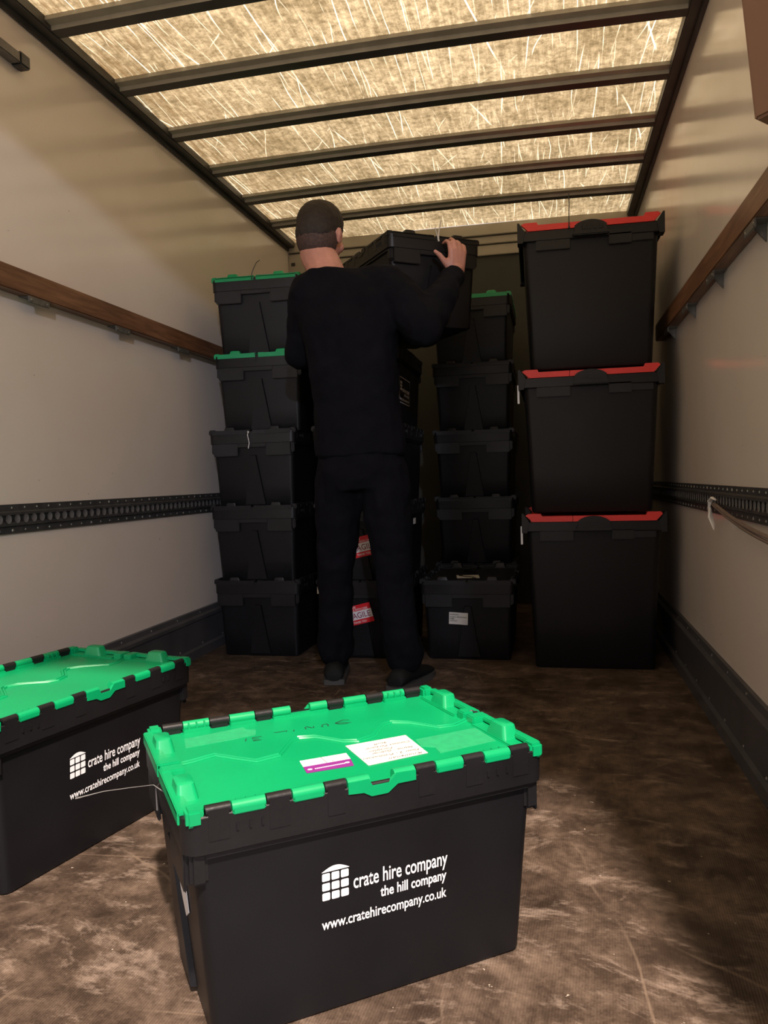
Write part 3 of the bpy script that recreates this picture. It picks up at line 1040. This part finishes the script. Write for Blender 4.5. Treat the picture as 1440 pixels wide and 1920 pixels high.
# small label scraps
bm = bmesh.new(); box(bm, -L / 2 - 0.001, -L / 2 + 0.001, 0.170, 0.195, 0.288, 0.318)
o = link('paper_label', mesh('paper_label', bm, M['paper'], False), col2[0]); tag(o, 'small white paper scrap')
bm = bmesh.new(); box(bm, -L / 2 - 0.004, -L / 2 + 0.001, -0.062, -0.048, 0.290, 0.312, 0.001)
o = link('lock_tag', mesh('lock_tag', bm, M['white_plastic'], False), col2[1]); tag(o, 'small pale lock tag')
# white paper square on the right side of the second crate (local -Y side faces +X after the yaw)
bm = bmesh.new(); box(bm, 0.01, 0.06, -half_w(0.25) - 0.002, -half_w(0.25), 0.235, 0.262)
o = link('paper_label', mesh('paper_label', bm, M['paper'], False), col2[1]); tag(o, 'small white label on the right side')
# framed logo on the right side of the fourth crate
bm = bmesh.new()
zb = 1.106 - 3 * PITCH - 0.0


def fline(x0, z0, x1, z1, t):
    F = face_matrix(0, 0, 'front')
    prism_pts = [(min(x0, x1) - t, min(z0, z1) - t), (max(x0, x1) + t, min(z0, z1) - t), (max(x0, x1) + t, max(z0, z1) + t), (min(x0, x1) - t, max(z0, z1) + t)]
    bm.faces.new([bm.verts.new(F @ Vector((p[0], p[1], 0.0006))) for p in prism_pts])


A0, A1, B0, B1 = -0.235, 0.005, 0.108, 0.216
for q in ((A0, B0, A1, B0), (A0, B1, A1, B1), (A0, B0, A0, B1), (A1, B0, A1, B1)):
    fline(*q, 0.0014)
for i in range(3):
    for j in range(3):
        fline(A0 + 0.018 + i * 0.014, 0.162 + j * 0.014, A0 + 0.026 + i * 0.014, 0.170 + j * 0.014, 0.0012)
add_text(bm, text_mesh('crate hire company', 0.020, 0.165, 0.014), face_matrix(A0 + 0.066, 0.158))
add_text(bm, text_mesh('the hill company', 0.014, 0.12, 0.014), face_matrix(A0 + 0.110, 0.140))
add_text(bm, text_mesh('www.cratehirecompany.co.uk', 0.014, 0.215, 0.014), face_matrix(A0 + 0.012, 0.119))
o = link('printed_logo', mesh('printed_logo', bm, M['white_print'], False), col2[3]); tag(o, 'white framed company logo')

# third stack, set back
names_3 = ['bottom crate of the set-back stack, hidden behind the labelled crate', 'second crate up in the set-back stack, plain black, just above the labelled crate', 'third crate up in the set-back stack, plain black',
           'fourth crate up in the set-back stack, black lid, under the green-lidded one', 'top crate of the set-back stack, green lid, right of the man']
for k in range(5):
    stack_crate(-0.375, 3.86, PITCH * k, 'green' if k == 4 else 'rim', names_3[k], GL, R(0.6) * (k % 2))
# front crate on the floor with label
c = stack_crate(-0.352, 3.225, 0.0, 'rim', 'black crate alone on the floor right of the man, white address label on its front', GL, 0)
bm = bmesh.new()
F = face_matrix(0, 0, 'end') @ Matrix.Translation((-0.040, 0.182, 0.0102)) @ Matrix.Rotation(R(-3), 4, 'Z')
for q, z, mi in (((-0.040, 0.040, -0.026, 0.026), 0, 0),):
    bm.faces.new([bm.verts.new(F @ Vector(p)) for p in ((q[0], q[2], z), (q[1], q[2], z), (q[1], q[3], z), (q[0], q[3], z))]).material_index = mi
for s_, ww, yb in (('KNAILSNALL', 0.038, 0.0145), ('FLOOR 2 - PRODUCTION', 0.070, 0.0035), ('NAME', 0.018, -0.0045), ('CONTACT', 0.032, -0.0130)):
    add_text(bm, text_mesh(s_, 0.0052, ww, 0.02), F @ Matrix.Translation((-0.036, yb, 0.0006)), 1)
o = link('address_label', mesh('address_label', bm, [M['paper'], M['black_print']], False), c); tag(o, 'white printed address label')
bm = bmesh.new()
prism(bm, [(-0.13, 0.06), (-0.125, -0.04), (-0.02, -0.025), (-0.03, 0.075)], LID_Z + 0.0018, LID_Z + 0.0024)
o = link('paper_label', mesh('paper_label', bm, M['paper'], False), c); tag(o, 'white paper label lying on the lid')

# crate being lifted
hy_ = R(36)
hold_c = Vector((-0.585, 2.91, 1.378)) + Vector((math.cos(hy_), math.sin(hy_), 0)) * (W / 2) + Vector((-math.sin(hy_), math.cos(hy_), 0)) * (L / 2)
held = crate(hold_c, YAW + hy_, 'rim', 'black crate held up near the roof by the man in black', 'crates stacked at the back')
tie(held, [(-0.292, -0.012, 0.325), (-0.296, -0.010, 0.345), (-0.297, -0.014, 0.372), (-0.293, -0.024, 0.405)], M['white_plastic'], 0.0028, 'white cable tie')
tie(held, [(-0.292, -0.010, 0.330), (-0.297, -0.002, 0.350), (-0.298, 0.006, 0.372)], M['white_plastic'], 0.0020, 'white cable tie')

# ------------------------------------------------------------------ large red-lidded crates
def big_crate_meshes(Hh):
    Lx, Wy = 0.545, 0.70    # local X = width seen from the rear, Y = depth
    out = {}
    bm = bmesh.new()

    def hw(z): return 0.232 + (0.258 - 0.232) * z / Hh
    def hd(z): return 0.315 + (0.340 - 0.315) * z / Hh
    rings = [rr(0, 0, hw(0) - .004, hd(0) - .004, 0.02, 0), rr(0, 0, hw(0), hd(0), 0.024, 0.006)]
    for t in (0.3, 0.6, 0.9, 0.97):
        rings.append(rr(0, 0, hw(Hh * t), hd(Hh * t), 0.026, Hh * t))
    loft(bm, rings)
    out['body'] = mesh('body', bm, M['black'])
    hx, hy = Lx / 2, Wy / 2
    bm = bmesh.new()
    zt = Hh - 0.004
    zb = Hh - 0.062
    loft(bm, [rr(0, 0, hx - 0.004, hy - .004, 0.02, zb), rr(0, 0, hx, hy, 0.022, zb + .003), rr(0, 0, hx, hy, 0.022, zt - 0.02), rr(0, 0, hx - 0.006, hy - 0.006, 0.02, zt - 0.018), rr(0, 0, hx - 0.02, hy - 0.02, 0.018, zb + 0.02), rr(0, 0, hx - .007, hy - .007, 0.018, zb + .002)], False, False, close=True)
    # stepped lower flaps on front and back, ears on the corners
    for s in (-1, 1):
        yf = s * hy
        box(bm, -0.205, -0.075, yf - s * 0.012, yf - s * 0.002, Hh - 0.098, zb + 0.01, 0.002)
        box(bm, 0.070, 0.155, yf - s * 0.012, yf - s * 0.000, Hh - 0.094, zb + 0.01, 0.002)
        box(bm, 0.155, 0.235, yf - s * 0.014, yf - s * 0.004, Hh - 0.088, zb + 0.01, 0.002)
        for e in (-1, 1):
            pts = [(e * (hx + 0.003), Hh + 0.012), (e * (hx + 0.003), Hh - 0.066), (e * (hx - 0.018), Hh - 0.066), (e * (hx - 0.026), Hh - 0.022), (e * (hx - 0.018), Hh - 0.010), (e * (hx - 0.004), Hh + 0.012)]
            prism(bm, pts, yf - s * 0.05, yf + s * 0.003, 'y')
    out['rim'] = mesh('rim', bm, M['rim'])
    # lid halves: left and right wing folding over the top
    for nm, x0, x1 in (('lid_a', -hx + 0.012, -0.078), ('lid_b', -0.076, hx - 0.012)):
        bm = bmesh.new()
        if nm == 'lid_a':
            pts = [(x0, Hh + 0.004), (x0 + 0.028, Hh - 0.022), (x1, Hh - 0.022), (x1, Hh + 0.000), (x0 + 0.065, Hh + 0.000), (x0 + 0.060, Hh + 0.010), (x0 + 0.012, Hh + 0.010)]
        else:
            pts = [(x0, Hh + 0.000), (x0, Hh - 0.022), (x1 - 0.024, Hh - 0.022), (x1, Hh + 0.004), (x1 - 0.008, Hh + 0.012), (x1 - 0.056, Hh + 0.012), (x1 - 0.062, Hh + 0.000)]
        for s in (-1, 1):
            prism(bm, pts, s * (hy - 0.012), s * (hy + 0.0035), 'y')
        box(bm, x0 + (0.02 if nm == 'lid_a' else 0), x1 - (0.02 if nm == 'lid_b' else 0), -hy + 0.01, hy - 0.01, Hh - 0.024, Hh - 0.0015, 0.002)
        out[nm] = mesh('lid_half', bm, M['red'])
    # arched grip on the front
    bm = bmesh.new()
    arc = [(-0.058, Hh - 0.045), (0.062, Hh - 0.045)]
    for i in range(11):
        t = i / 10
        arc.append((0.062 - 0.120 * t, Hh - 0.020 + 0.020 * math.sin(t * math.pi) ** 0.7))
    prism(bm, arc, -hy - 0.020, -hy + 0.004, 'y')
    box(bm, -0.066, 0.070, -hy - 0.026, -hy - 0.004, Hh - 0.058, Hh - 0.042, 0.004)
    for q in (-0.03, -0.01, 0.012, 0.034):
        box(bm, q, q + 0.014, -hy - 0.0215, -hy - 0.0195, Hh - 0.038, Hh - 0.022, 0.001)
    out['grip'] = mesh('grip', bm, M['rim'])
    # steel latch on the left side
    bm = bmesh.new()
    pts = [(-0.012, -0.028), (0.012, -0.028), (0.018, 0.02), (0.010, 0.045), (0.0, 0.02), (-0.014, 0.045)]
    prism(bm, [(-hy + 0.06 + p[0], Hh - 0.07 - p[1]) for p in pts], -hx - 0.009, -hx - 0.001, 'x')
    out['latch'] = mesh('latch', bm, M['rivet'])
    return out


def big_crate(loc, rz, ms_, label, latch=True):
    root = empty('lidded_crate', loc, rz)
    link('body', ms_['body'], root)
    link('rim', ms_['rim'], root)
    for q in ('lid_a', 'lid_b'):
        o = link('lid_half', ms_[q], root)
        tag(o, 'red half of the hinged lid')
    link('grip', ms_['grip'], root)
    if latch:
        o = link('latch', ms_['latch'], root)
        tag(o, 'bare steel latch')
    tag(root, label, 'crate', 'tall red-lidded crates in one stack')
    return root


BA = big_crate_meshes(0.615)
BB = big_crate_meshes(0.556)
XB, YB = 0.157, 3.12 + 0.35
big_crate((XB, YB, 0.0), R(0.5), BA, 'bottom of the three tall black crates with red lids, on the floor')
big_crate((XB, YB, 0.628), R(0), BB, 'middle of the three tall black crates with red lids, scuffed grip')
top = big_crate((XB, YB, 1.197), R(1.2), BB, 'topmost tall black crate with red lid, thin cable tie standing up', False)
tie(top, [(-0.078, -0.356, 0.535), (-0.078, -0.357, 0.575), (-0.076, -0.355, 0.625), (-0.077, -0.354, 0.664)], M['ink'], 0.0020, 'thin black cable tie')

# ------------------------------------------------------------------ cartons at the right edge
def carton(loc, rz, sx_, sy_, sz_, label, flap=True, tilt=0.0):
    root = empty('cardboard_box', loc, rz)
    root.rotation_euler = (0, tilt, rz)
    bm = bmesh.new()
    box(bm, 0, sx_, 0, sy_, 0, sz_, 0.004)
    # taped centre seam line
    link('box_walls', mesh('box_walls', bm, M['card']), root)
    if flap:
        bm = bmesh.new()
        box(bm, -0.010, 0.016, -0.004, 0.0, sz_ * 0.45, sz_ * 0.98, 0.0015)
        box(bm, 0.0, sx_, -0.0035, -0.0005, sz_ * 0.452, sz_ * 0.98, 0.001)
        o = link('flap', mesh('flap', bm, M['card']), root)
        tag(o, 'folded flap with torn edge')
    tag(root, label, 'box')
    return root


# supporting cartons just outside the view
carton((0.352, 0.86, 0.0), 0, 0.115, 0.36, 0.62, 'tall carton on the floor by the right wall, near the rear', False)
carton((0.352, 0.86, 0.622), 0, 0.100, 0.36, 0.665, 'carton stacked by the right wall below the brown box', False)
carton((0.299, 1.24, 1.288), R(-42), 0.170, 0.050, 0.52, 'brown cardboard box corner at the top right edge of the view', True, R(-6))

# ------------------------------------------------------------------ the man
def capsule(bm, p0, r0, p1, r1, n=12):
    p0, p1 = Vector(p0), Vector(p1)
    d = p1 - p0
    ln = d.length
    q = d.to_track_quat('Z', 'Y')
    rings = []
    for k in range(4):
        a = R(90 * (k + 0.3) / 4)
        rings.append((-r0 * math.cos(a), r0 * math.sin(a)))
    rings.append((0, r0)); rings.append((ln, r1))
    for k in range(4):
        a = R(90 * (3.7 - k) / 4)
        rings.append((ln + r1 * math.cos(a), r1 * math.sin(a)))
    rr_l = []
    for z, r in rings:
        rr_l.append([p0 + q @ Vector((r * math.cos(2 * math.pi * i / n), r * math.sin(2 * math.pi * i / n), z)) for i in range(n)])
    loft(bm, rr_l)


def chain(bm, pts, rs, n=12):
    for i in range(len(pts) - 1):
        capsule(bm, pts[i], rs[i], pts[i + 1], rs[i + 1], n)


def ell(bm, c, r, rot=None, n=3):
    q = bmesh.ops.create_icosphere(bm, subdivisions=n, radius=1)
    for v in q['verts']:
        p = Vector((v.co.x * r[0], v.co.y * r[1], v.co.z * r[2]))
        if rot: p = rot @ p
        v.co = Vector(c) + p


def torso(bm, secs, n=20):
    """secs: centre, half width, half depth"""
    rings = []
    for c, a, b_ in secs:
        ring = []
        for i in range(n):
            t = 2 * math.pi * i / n
            ct, st_ = math.cos(t), math.sin(t)
            ring.append(Vector((c[0] + a * math.copysign(abs(ct) ** 0.8, ct), c[1] + b_ * math.copysign(abs(st_) ** 0.8, st_), c[2])))
        rings.append(ring)
    loft(bm, rings)


def remesh(name, bm, vox, material, parent, smooth=6, extra=None):
    bmesh.ops.recalc_face_normals(bm, faces=bm.faces)
    me = bpy.data.meshes.new('tmp')
    bm.to_mesh(me)
    bm.free()
    o = bpy.data.objects.new('tmp', me)
    COL.objects.link(o)
    md = o.modifiers.new('r', 'REMESH'); md.mode = 'VOXEL'; md.voxel_size = vox
    ms2 = o.modifiers.new('s', 'SMOOTH'); ms2.factor = 0.5; ms2.iterations = smooth
    if extra:
        tx = bpy.data.textures.new('folds', 'CLOUDS'); tx.noise_scale = extra[0]
        dm = o.modifiers.new('d', 'DISPLACE'); dm.texture = tx; dm.strength = extra[1]; dm.mid_level = 0.5
        dm.texture_coords = 'LOCAL'
    dg = bpy.context.evaluated_depsgraph_get()
    out = bpy.data.meshes.new_from_object(o.evaluated_get(dg))
    bpy.data.objects.remove(o); bpy.data.meshes.remove(me)
    out.name = name
    out.materials.clear()
    out.materials.append(material)
    for p in out.polygons:
        p.use_smooth = True
    ob = bpy.data.objects.new(name, out)
    COL.objects.link(ob)
    if parent: ob.parent = parent
    return ob


YT = 2.77
shL, shR = Vector((-0.865, YT + .01, 1.475)), Vector((-0.570, YT + .02, 1.480))
elR, wrR = Vector((-0.435, 2.74, 1.315)), Vector((-0.352, 2.965, 1.545))
elL, wrL = Vector((-0.930, 2.86, 1.270)), Vector((-0.925, 3.13, 1.43))
hpL, hpR = Vector((-0.765, YT + .02, 0.86)), Vector((-0.605, YT + .02, 0.86))
knL, knR = Vector((-0.805, YT + .06, 0.455)), Vector((-0.580, YT + .03, 0.450))
anL, anR = Vector((-0.835, YT + .10, 0.085)), Vector((-0.548, YT + .03, 0.085))
headC = Vector((-0.830, YT + 0.06, 1.708))

bm = bmesh.new()
Rh = Matrix.Rotation(R(-14), 3, 'Z') @ Matrix.Rotation(R(-8), 3, 'X') @ Matrix.Rotation(R(2), 3, 'Y')


def hp(x, y, z):
    return headC + Rh @ Vector((x, y, z))


# skull, jaw, neck (face looks towards +Y of the head frame)
ell(bm, hp(0, -0.006, 0.015), (0.078, 0.098, 0.092), Rh)
ell(bm, hp(0, 0.030, -0.045), (0.060, 0.066, 0.066), Rh)
ell(bm, hp(0, 0.060, -0.088), (0.030, 0.030, 0.022), Rh, 2)
ell(bm, hp(0, 0.088, -0.008), (0.055, 0.016, 0.012), Rh, 2)
capsule(bm, hp(0, 0.088, -0.005), 0.010, hp(0, 0.112, -0.040), 0.013, 8)
ell(bm, hp(0, 0.086, -0.066), (0.024, 0.012, 0.006), Rh, 2)
ell(bm, hp(0, 0.084, -0.076), (0.021, 0.012, 0.006), Rh, 2)
for s in (-1, 1):
    ell(bm, hp(s * 0.081, 0.004, -0.018), (0.008, 0.017, 0.030), Rh @ Matrix.Rotation(R(s * -20), 3, 'Z'), 2)
    ell(bm, hp(s * 0.087, -0.006, -0.010), (0.007, 0.010, 0.022), Rh @ Matrix.Rotation(R(s * -30), 3, 'Z'), 2)
    ell(bm, hp(s * 0.045, 0.062, -0.035), (0.024, 0.022, 0.022), Rh, 2)
neck_b = Vector((-0.790, YT + 0.02, 1.500))
chain(bm, [hp(0, -0.012, -0.05), hp(0, -0.010, -0.085), Vector((-0.812, YT + .035, 1.575)), neck_b], [0.066, 0.066, 0.068, 0.080], 14)
# trunk and limbs under the clothes
torso(bm, [((-0.69, YT + .02, 0.83), 0.10, 0.07), ((-0.69, YT + .02, 0.95), 0.11, 0.075), ((-0.70, YT + .01, 1.10), 0.12, 0.08), ((-0.715, YT + .01, 1.30), 0.145, 0.09), ((-0.72, YT + .02, 1.44), 0.150, 0.075), ((-0.74, YT + .02, 1.52), 0.07, 0.055)])
chain(bm, [shL, elL, wrL], [0.045, 0.036, 0.026])
chain(bm, [shR, elR, wrR], [0.045, 0.036, 0.027])
chain(bm, [hpL, knL, anL], [0.060, 0.045, 0.034])
chain(bm, [hpR, knR, anR], [0.060, 0.045, 0.034])
for an in (anL, anR):
    chain(bm, [an + Vector((0, 0, -.03)), an + Vector((0, .05, -.05))], [0.026, 0.018])


def hand(bm, wr, up, right, back, thumb_side=-1):
    """up: towards the fingers, right: across the palm, back: out of the back of the hand (towards viewer)"""
    def P(u, r_, b_): return wr + up * u + right * r_ + back * b_
    chain(bm, [P(-0.03, 0, 0), P(0.01, 0, 0.002)], [0.027, 0.027])
    # palm as four rays
    for k, rr2 in enumerate((-0.026, -0.009, 0.009, 0.026)):
        chain(bm, [P(0.005, rr2 * 0.75, 0), P(0.085 - 0.004 * abs(k - 1), rr2 * 1.05, 0.004)], [0.017, 0.0125], 10)
    lens = (0.070, 0.080, 0.074, 0.058)
    for k, rr2 in enumerate((-0.031, -0.0105, 0.0105, 0.031) if thumb_side < 0 else (0.031, 0.0105, -0.0105, -0.031)):
        ln = lens[k]
        b0 = P(0.085 - 0.004 * abs(k - 1), rr2, 0.004)
        p1 = b0 + up * ln * 0.42 + back * (-0.010) + right * rr2 * 0.08
        p2 = p1 + up * ln * 0.20 - back * ln * 0.32
        p3 = p2 - up * ln * 0.02 - back * ln * 0.36
        chain(bm, [b0, p1, p2, p3], [0.0100, 0.0088, 0.0080, 0.0070], 10)
    s = thumb_side
    t0 = P(0.012, s * 0.020, -0.002)
    t1 = P(0.040, s * 0.048, -0.006)
    t2 = P(0.063, s * 0.070, -0.008)
    t3 = P(0.076, s * 0.088, -0.012)
    chain(bm, [t0, t1, t2, t3], [0.017, 0.0125, 0.0105, 0.0080], 10)


# face normal of the crate's near end points to the rear and right
face_n = Vector((math.sin(hy_), -math.cos(hy_), 0))
face_r = Vector((math.cos(hy_), math.sin(hy_), 0))
hu = (Vector((0.02, 0, 1.0)) + face_n * 0.12).normalized()
hand(bm, Vector((-0.345, 3.020, 1.570)), hu, face_r, face_n, -1)
chain(bm, [wrR, Vector((-0.345, 3.020, 1.570))], [0.027, 0.027])
# left hand on the crate's long left side
side_n = Vector((-math.cos(hy_), -math.sin(hy_), 0))
side_r = Vector((math.sin(hy_), -math.cos(hy_), 0))
hand(bm, wrL + Vector((0, .03, .02)), Vector((0.1, 0.0, 1)).normalized(), -side_r, side_n, 1)
man = remesh('person', bm, 0.0048, M['skin'], None, 4)
tag(man, 'man in black long-sleeved top and trousers seen from behind, lifting a crate overhead', 'person')

# hair: dark cap on top, faded sides
bm = bmesh.new()
ell(bm, hp(0, -0.006, 0.026), (0.084, 0.103, 0.092), Rh, 4)
ell(bm, hp(0, 0.010, 0.045), (0.076, 0.094, 0.082), Rh, 4)
ell(bm, hp(0, -0.040, -0.012), (0.074, 0.068, 0.072), Rh, 4)
inv = Rh.transposed()
me_h = None
geom = [f for f in bm.faces]
kill = []
for v in bm.verts:
    l_ = inv @ (v.co - headC)
    lim = (-0.094 + 0.40 * abs(l_.x)) if l_.y < -0.01 else (-0.010 if l_.y < 0.05 else 0.045)
    if l_.z < lim:
        kill.append(v)
bmesh.ops.delete(bm, geom=kill, context='VERTS')
bmesh.ops.holes_fill(bm, edges=[e for e in bm.edges if e.is_boundary])
h = remesh('hair', bm, 0.005, M['hair'], man, 3, (0.02, 0.006))
tag(h, 'short dark brown hair')
bm = bmesh.new()
ell(bm, hp(0, -0.014, -0.030), (0.0785, 0.089, 0.082), Rh, 4)
kill = []
for v in bm.verts:
    l_ = inv @ (v.co - headC)
    if l_.z < -0.100 + 0.3 * abs(l_.x) or l_.y > 0.012 or l_.z > 0.03:
        kill.append(v)
bmesh.ops.delete(bm, geom=kill, context='VERTS')
bmesh.ops.solidify(bm, geom=list(bm.faces), thickness=0.002)
h2 = link('faded_hair', mesh('faded_hair', bm, M['hair_short']), man)
tag(h2, 'closely clipped hair at the nape and sides')

# long-sleeved top
bm = bmesh.new()
torso(bm, [((-0.69, YT + .02, 0.865), 0.168, 0.122), ((-0.69, YT + .02, 0.93), 0.170, 0.122), ((-0.695, YT + .01, 1.05), 0.160, 0.112), ((-0.705, YT + .005, 1.20), 0.166, 0.115), ((-0.715, YT + .005, 1.34), 0.182, 0.118),
           ((-0.72, YT + .015, 1.44), 0.190, 0.105), ((-0.745, YT + .02, 1.505), 0.150, 0.085), ((-0.785, YT + .02, 1.552), 0.090, 0.078)])
chain(bm, [shL, elL, wrL], [0.078, 0.062, 0.042])
chain(bm, [shR, (shR + elR) / 2 + Vector((0.01, 0, 0.0)), elR, (elR + wrR) / 2, wrR + Vector((0.002, 0.02, 0.004))], [0.082, 0.078, 0.074, 0.062, 0.044])
chain(bm, [Vector((-0.83, YT + .02, 1.50)), shL], [0.065, 0.078])
chain(bm, [Vector((-0.67, YT + .02, 1.50)), shR], [0.06, 0.08])
t = remesh('shirt', bm, 0.008, M['shirt'], man, 8, (0.09, 0.022))
tag(t, 'black long-sleeved top')
# trousers
bm = bmesh.new()
torso(bm, [((-0.69, YT + .02, 0.74), 0.150, 0.105), ((-0.69, YT + .02, 0.80), 0.160, 0.118), ((-0.69, YT + .02, 0.92), 0.150, 0.108), ((-0.69, YT + .02, 0.97), 0.14, 0.10)])
chain(bm, [hpL + Vector((0, 0, -0.06)), (hpL + knL) / 2, knL, (knL + anL) / 2, anL + Vector((0, 0.015, 0.035))], [0.098, 0.090, 0.072, 0.067, 0.070])
chain(bm, [hpR + Vector((0, 0, -0.06)), (hpR + knR) / 2, knR, (knR + anR) / 2, anR + Vector((0, 0.015, 0.035))], [0.098, 0.090, 0.074, 0.069, 0.072])
t = remesh('trousers', bm, 0.008, M['trousers'], man, 8, (0.08, 0.024))
tag(t, 'loose black trousers')


def shoe(an, rz):
    root_m = Matrix.Translation((an.x, an.y, 0)) @ Matrix.Rotation(rz, 4, 'Z')
    bm = bmesh.new()
    secs = [(-0.078, 0.028, 0.045), (-0.074, 0.036, 0.070), (-0.04, 0.041, 0.085), (0.02, 0.042, 0.088), (0.08, 0.045, 0.066), (0.14, 0.048, 0.052), (0.19, 0.040, 0.044), (0.215, 0.018, 0.034)]
    rings = []
    for y, hw_, top_ in secs:
        ring = []
        for i in range(16):
            a = 2 * math.pi * i / 16
            z = 0.016 + (top_ - 0.016) * (0.5 + 0.5 * math.sin(a))
            ring.append(root_m @ Vector((hw_ * math.cos(a) * (1 if math.sin(a) < 0.2 else 0.9), y, z)))
        rings.append(ring)
    loft(bm, rings)
    o = link('shoe', mesh('shoe', bm, M['shoe'], True, 80), man)
    bm = bmesh.new()
    out = []
    for y, hw_, _ in secs:
        out.append((hw_ + 0.003, y))
    pts = out + [(-x, y) for x, y in reversed(out)]
    va = [bm.verts.new(root_m @ Vector((p[0], p[1], 0.001))) for p in pts]
    vb = [bm.verts.new(root_m @ Vector((p[0], p[1], 0.022))) for p in pts]
    bm.faces.new(va); bm.faces.new(list(reversed(vb)))
    for i in range(len(pts)):
        j = (i + 1) % len(pts)
        bm.faces.new((va[i], vb[i], vb[j], va[j]))
    link('sole', mesh('sole', bm, M['sole'], True), o)
    return o


shoe(anL, R(12))
shoe(anR, R(-16))
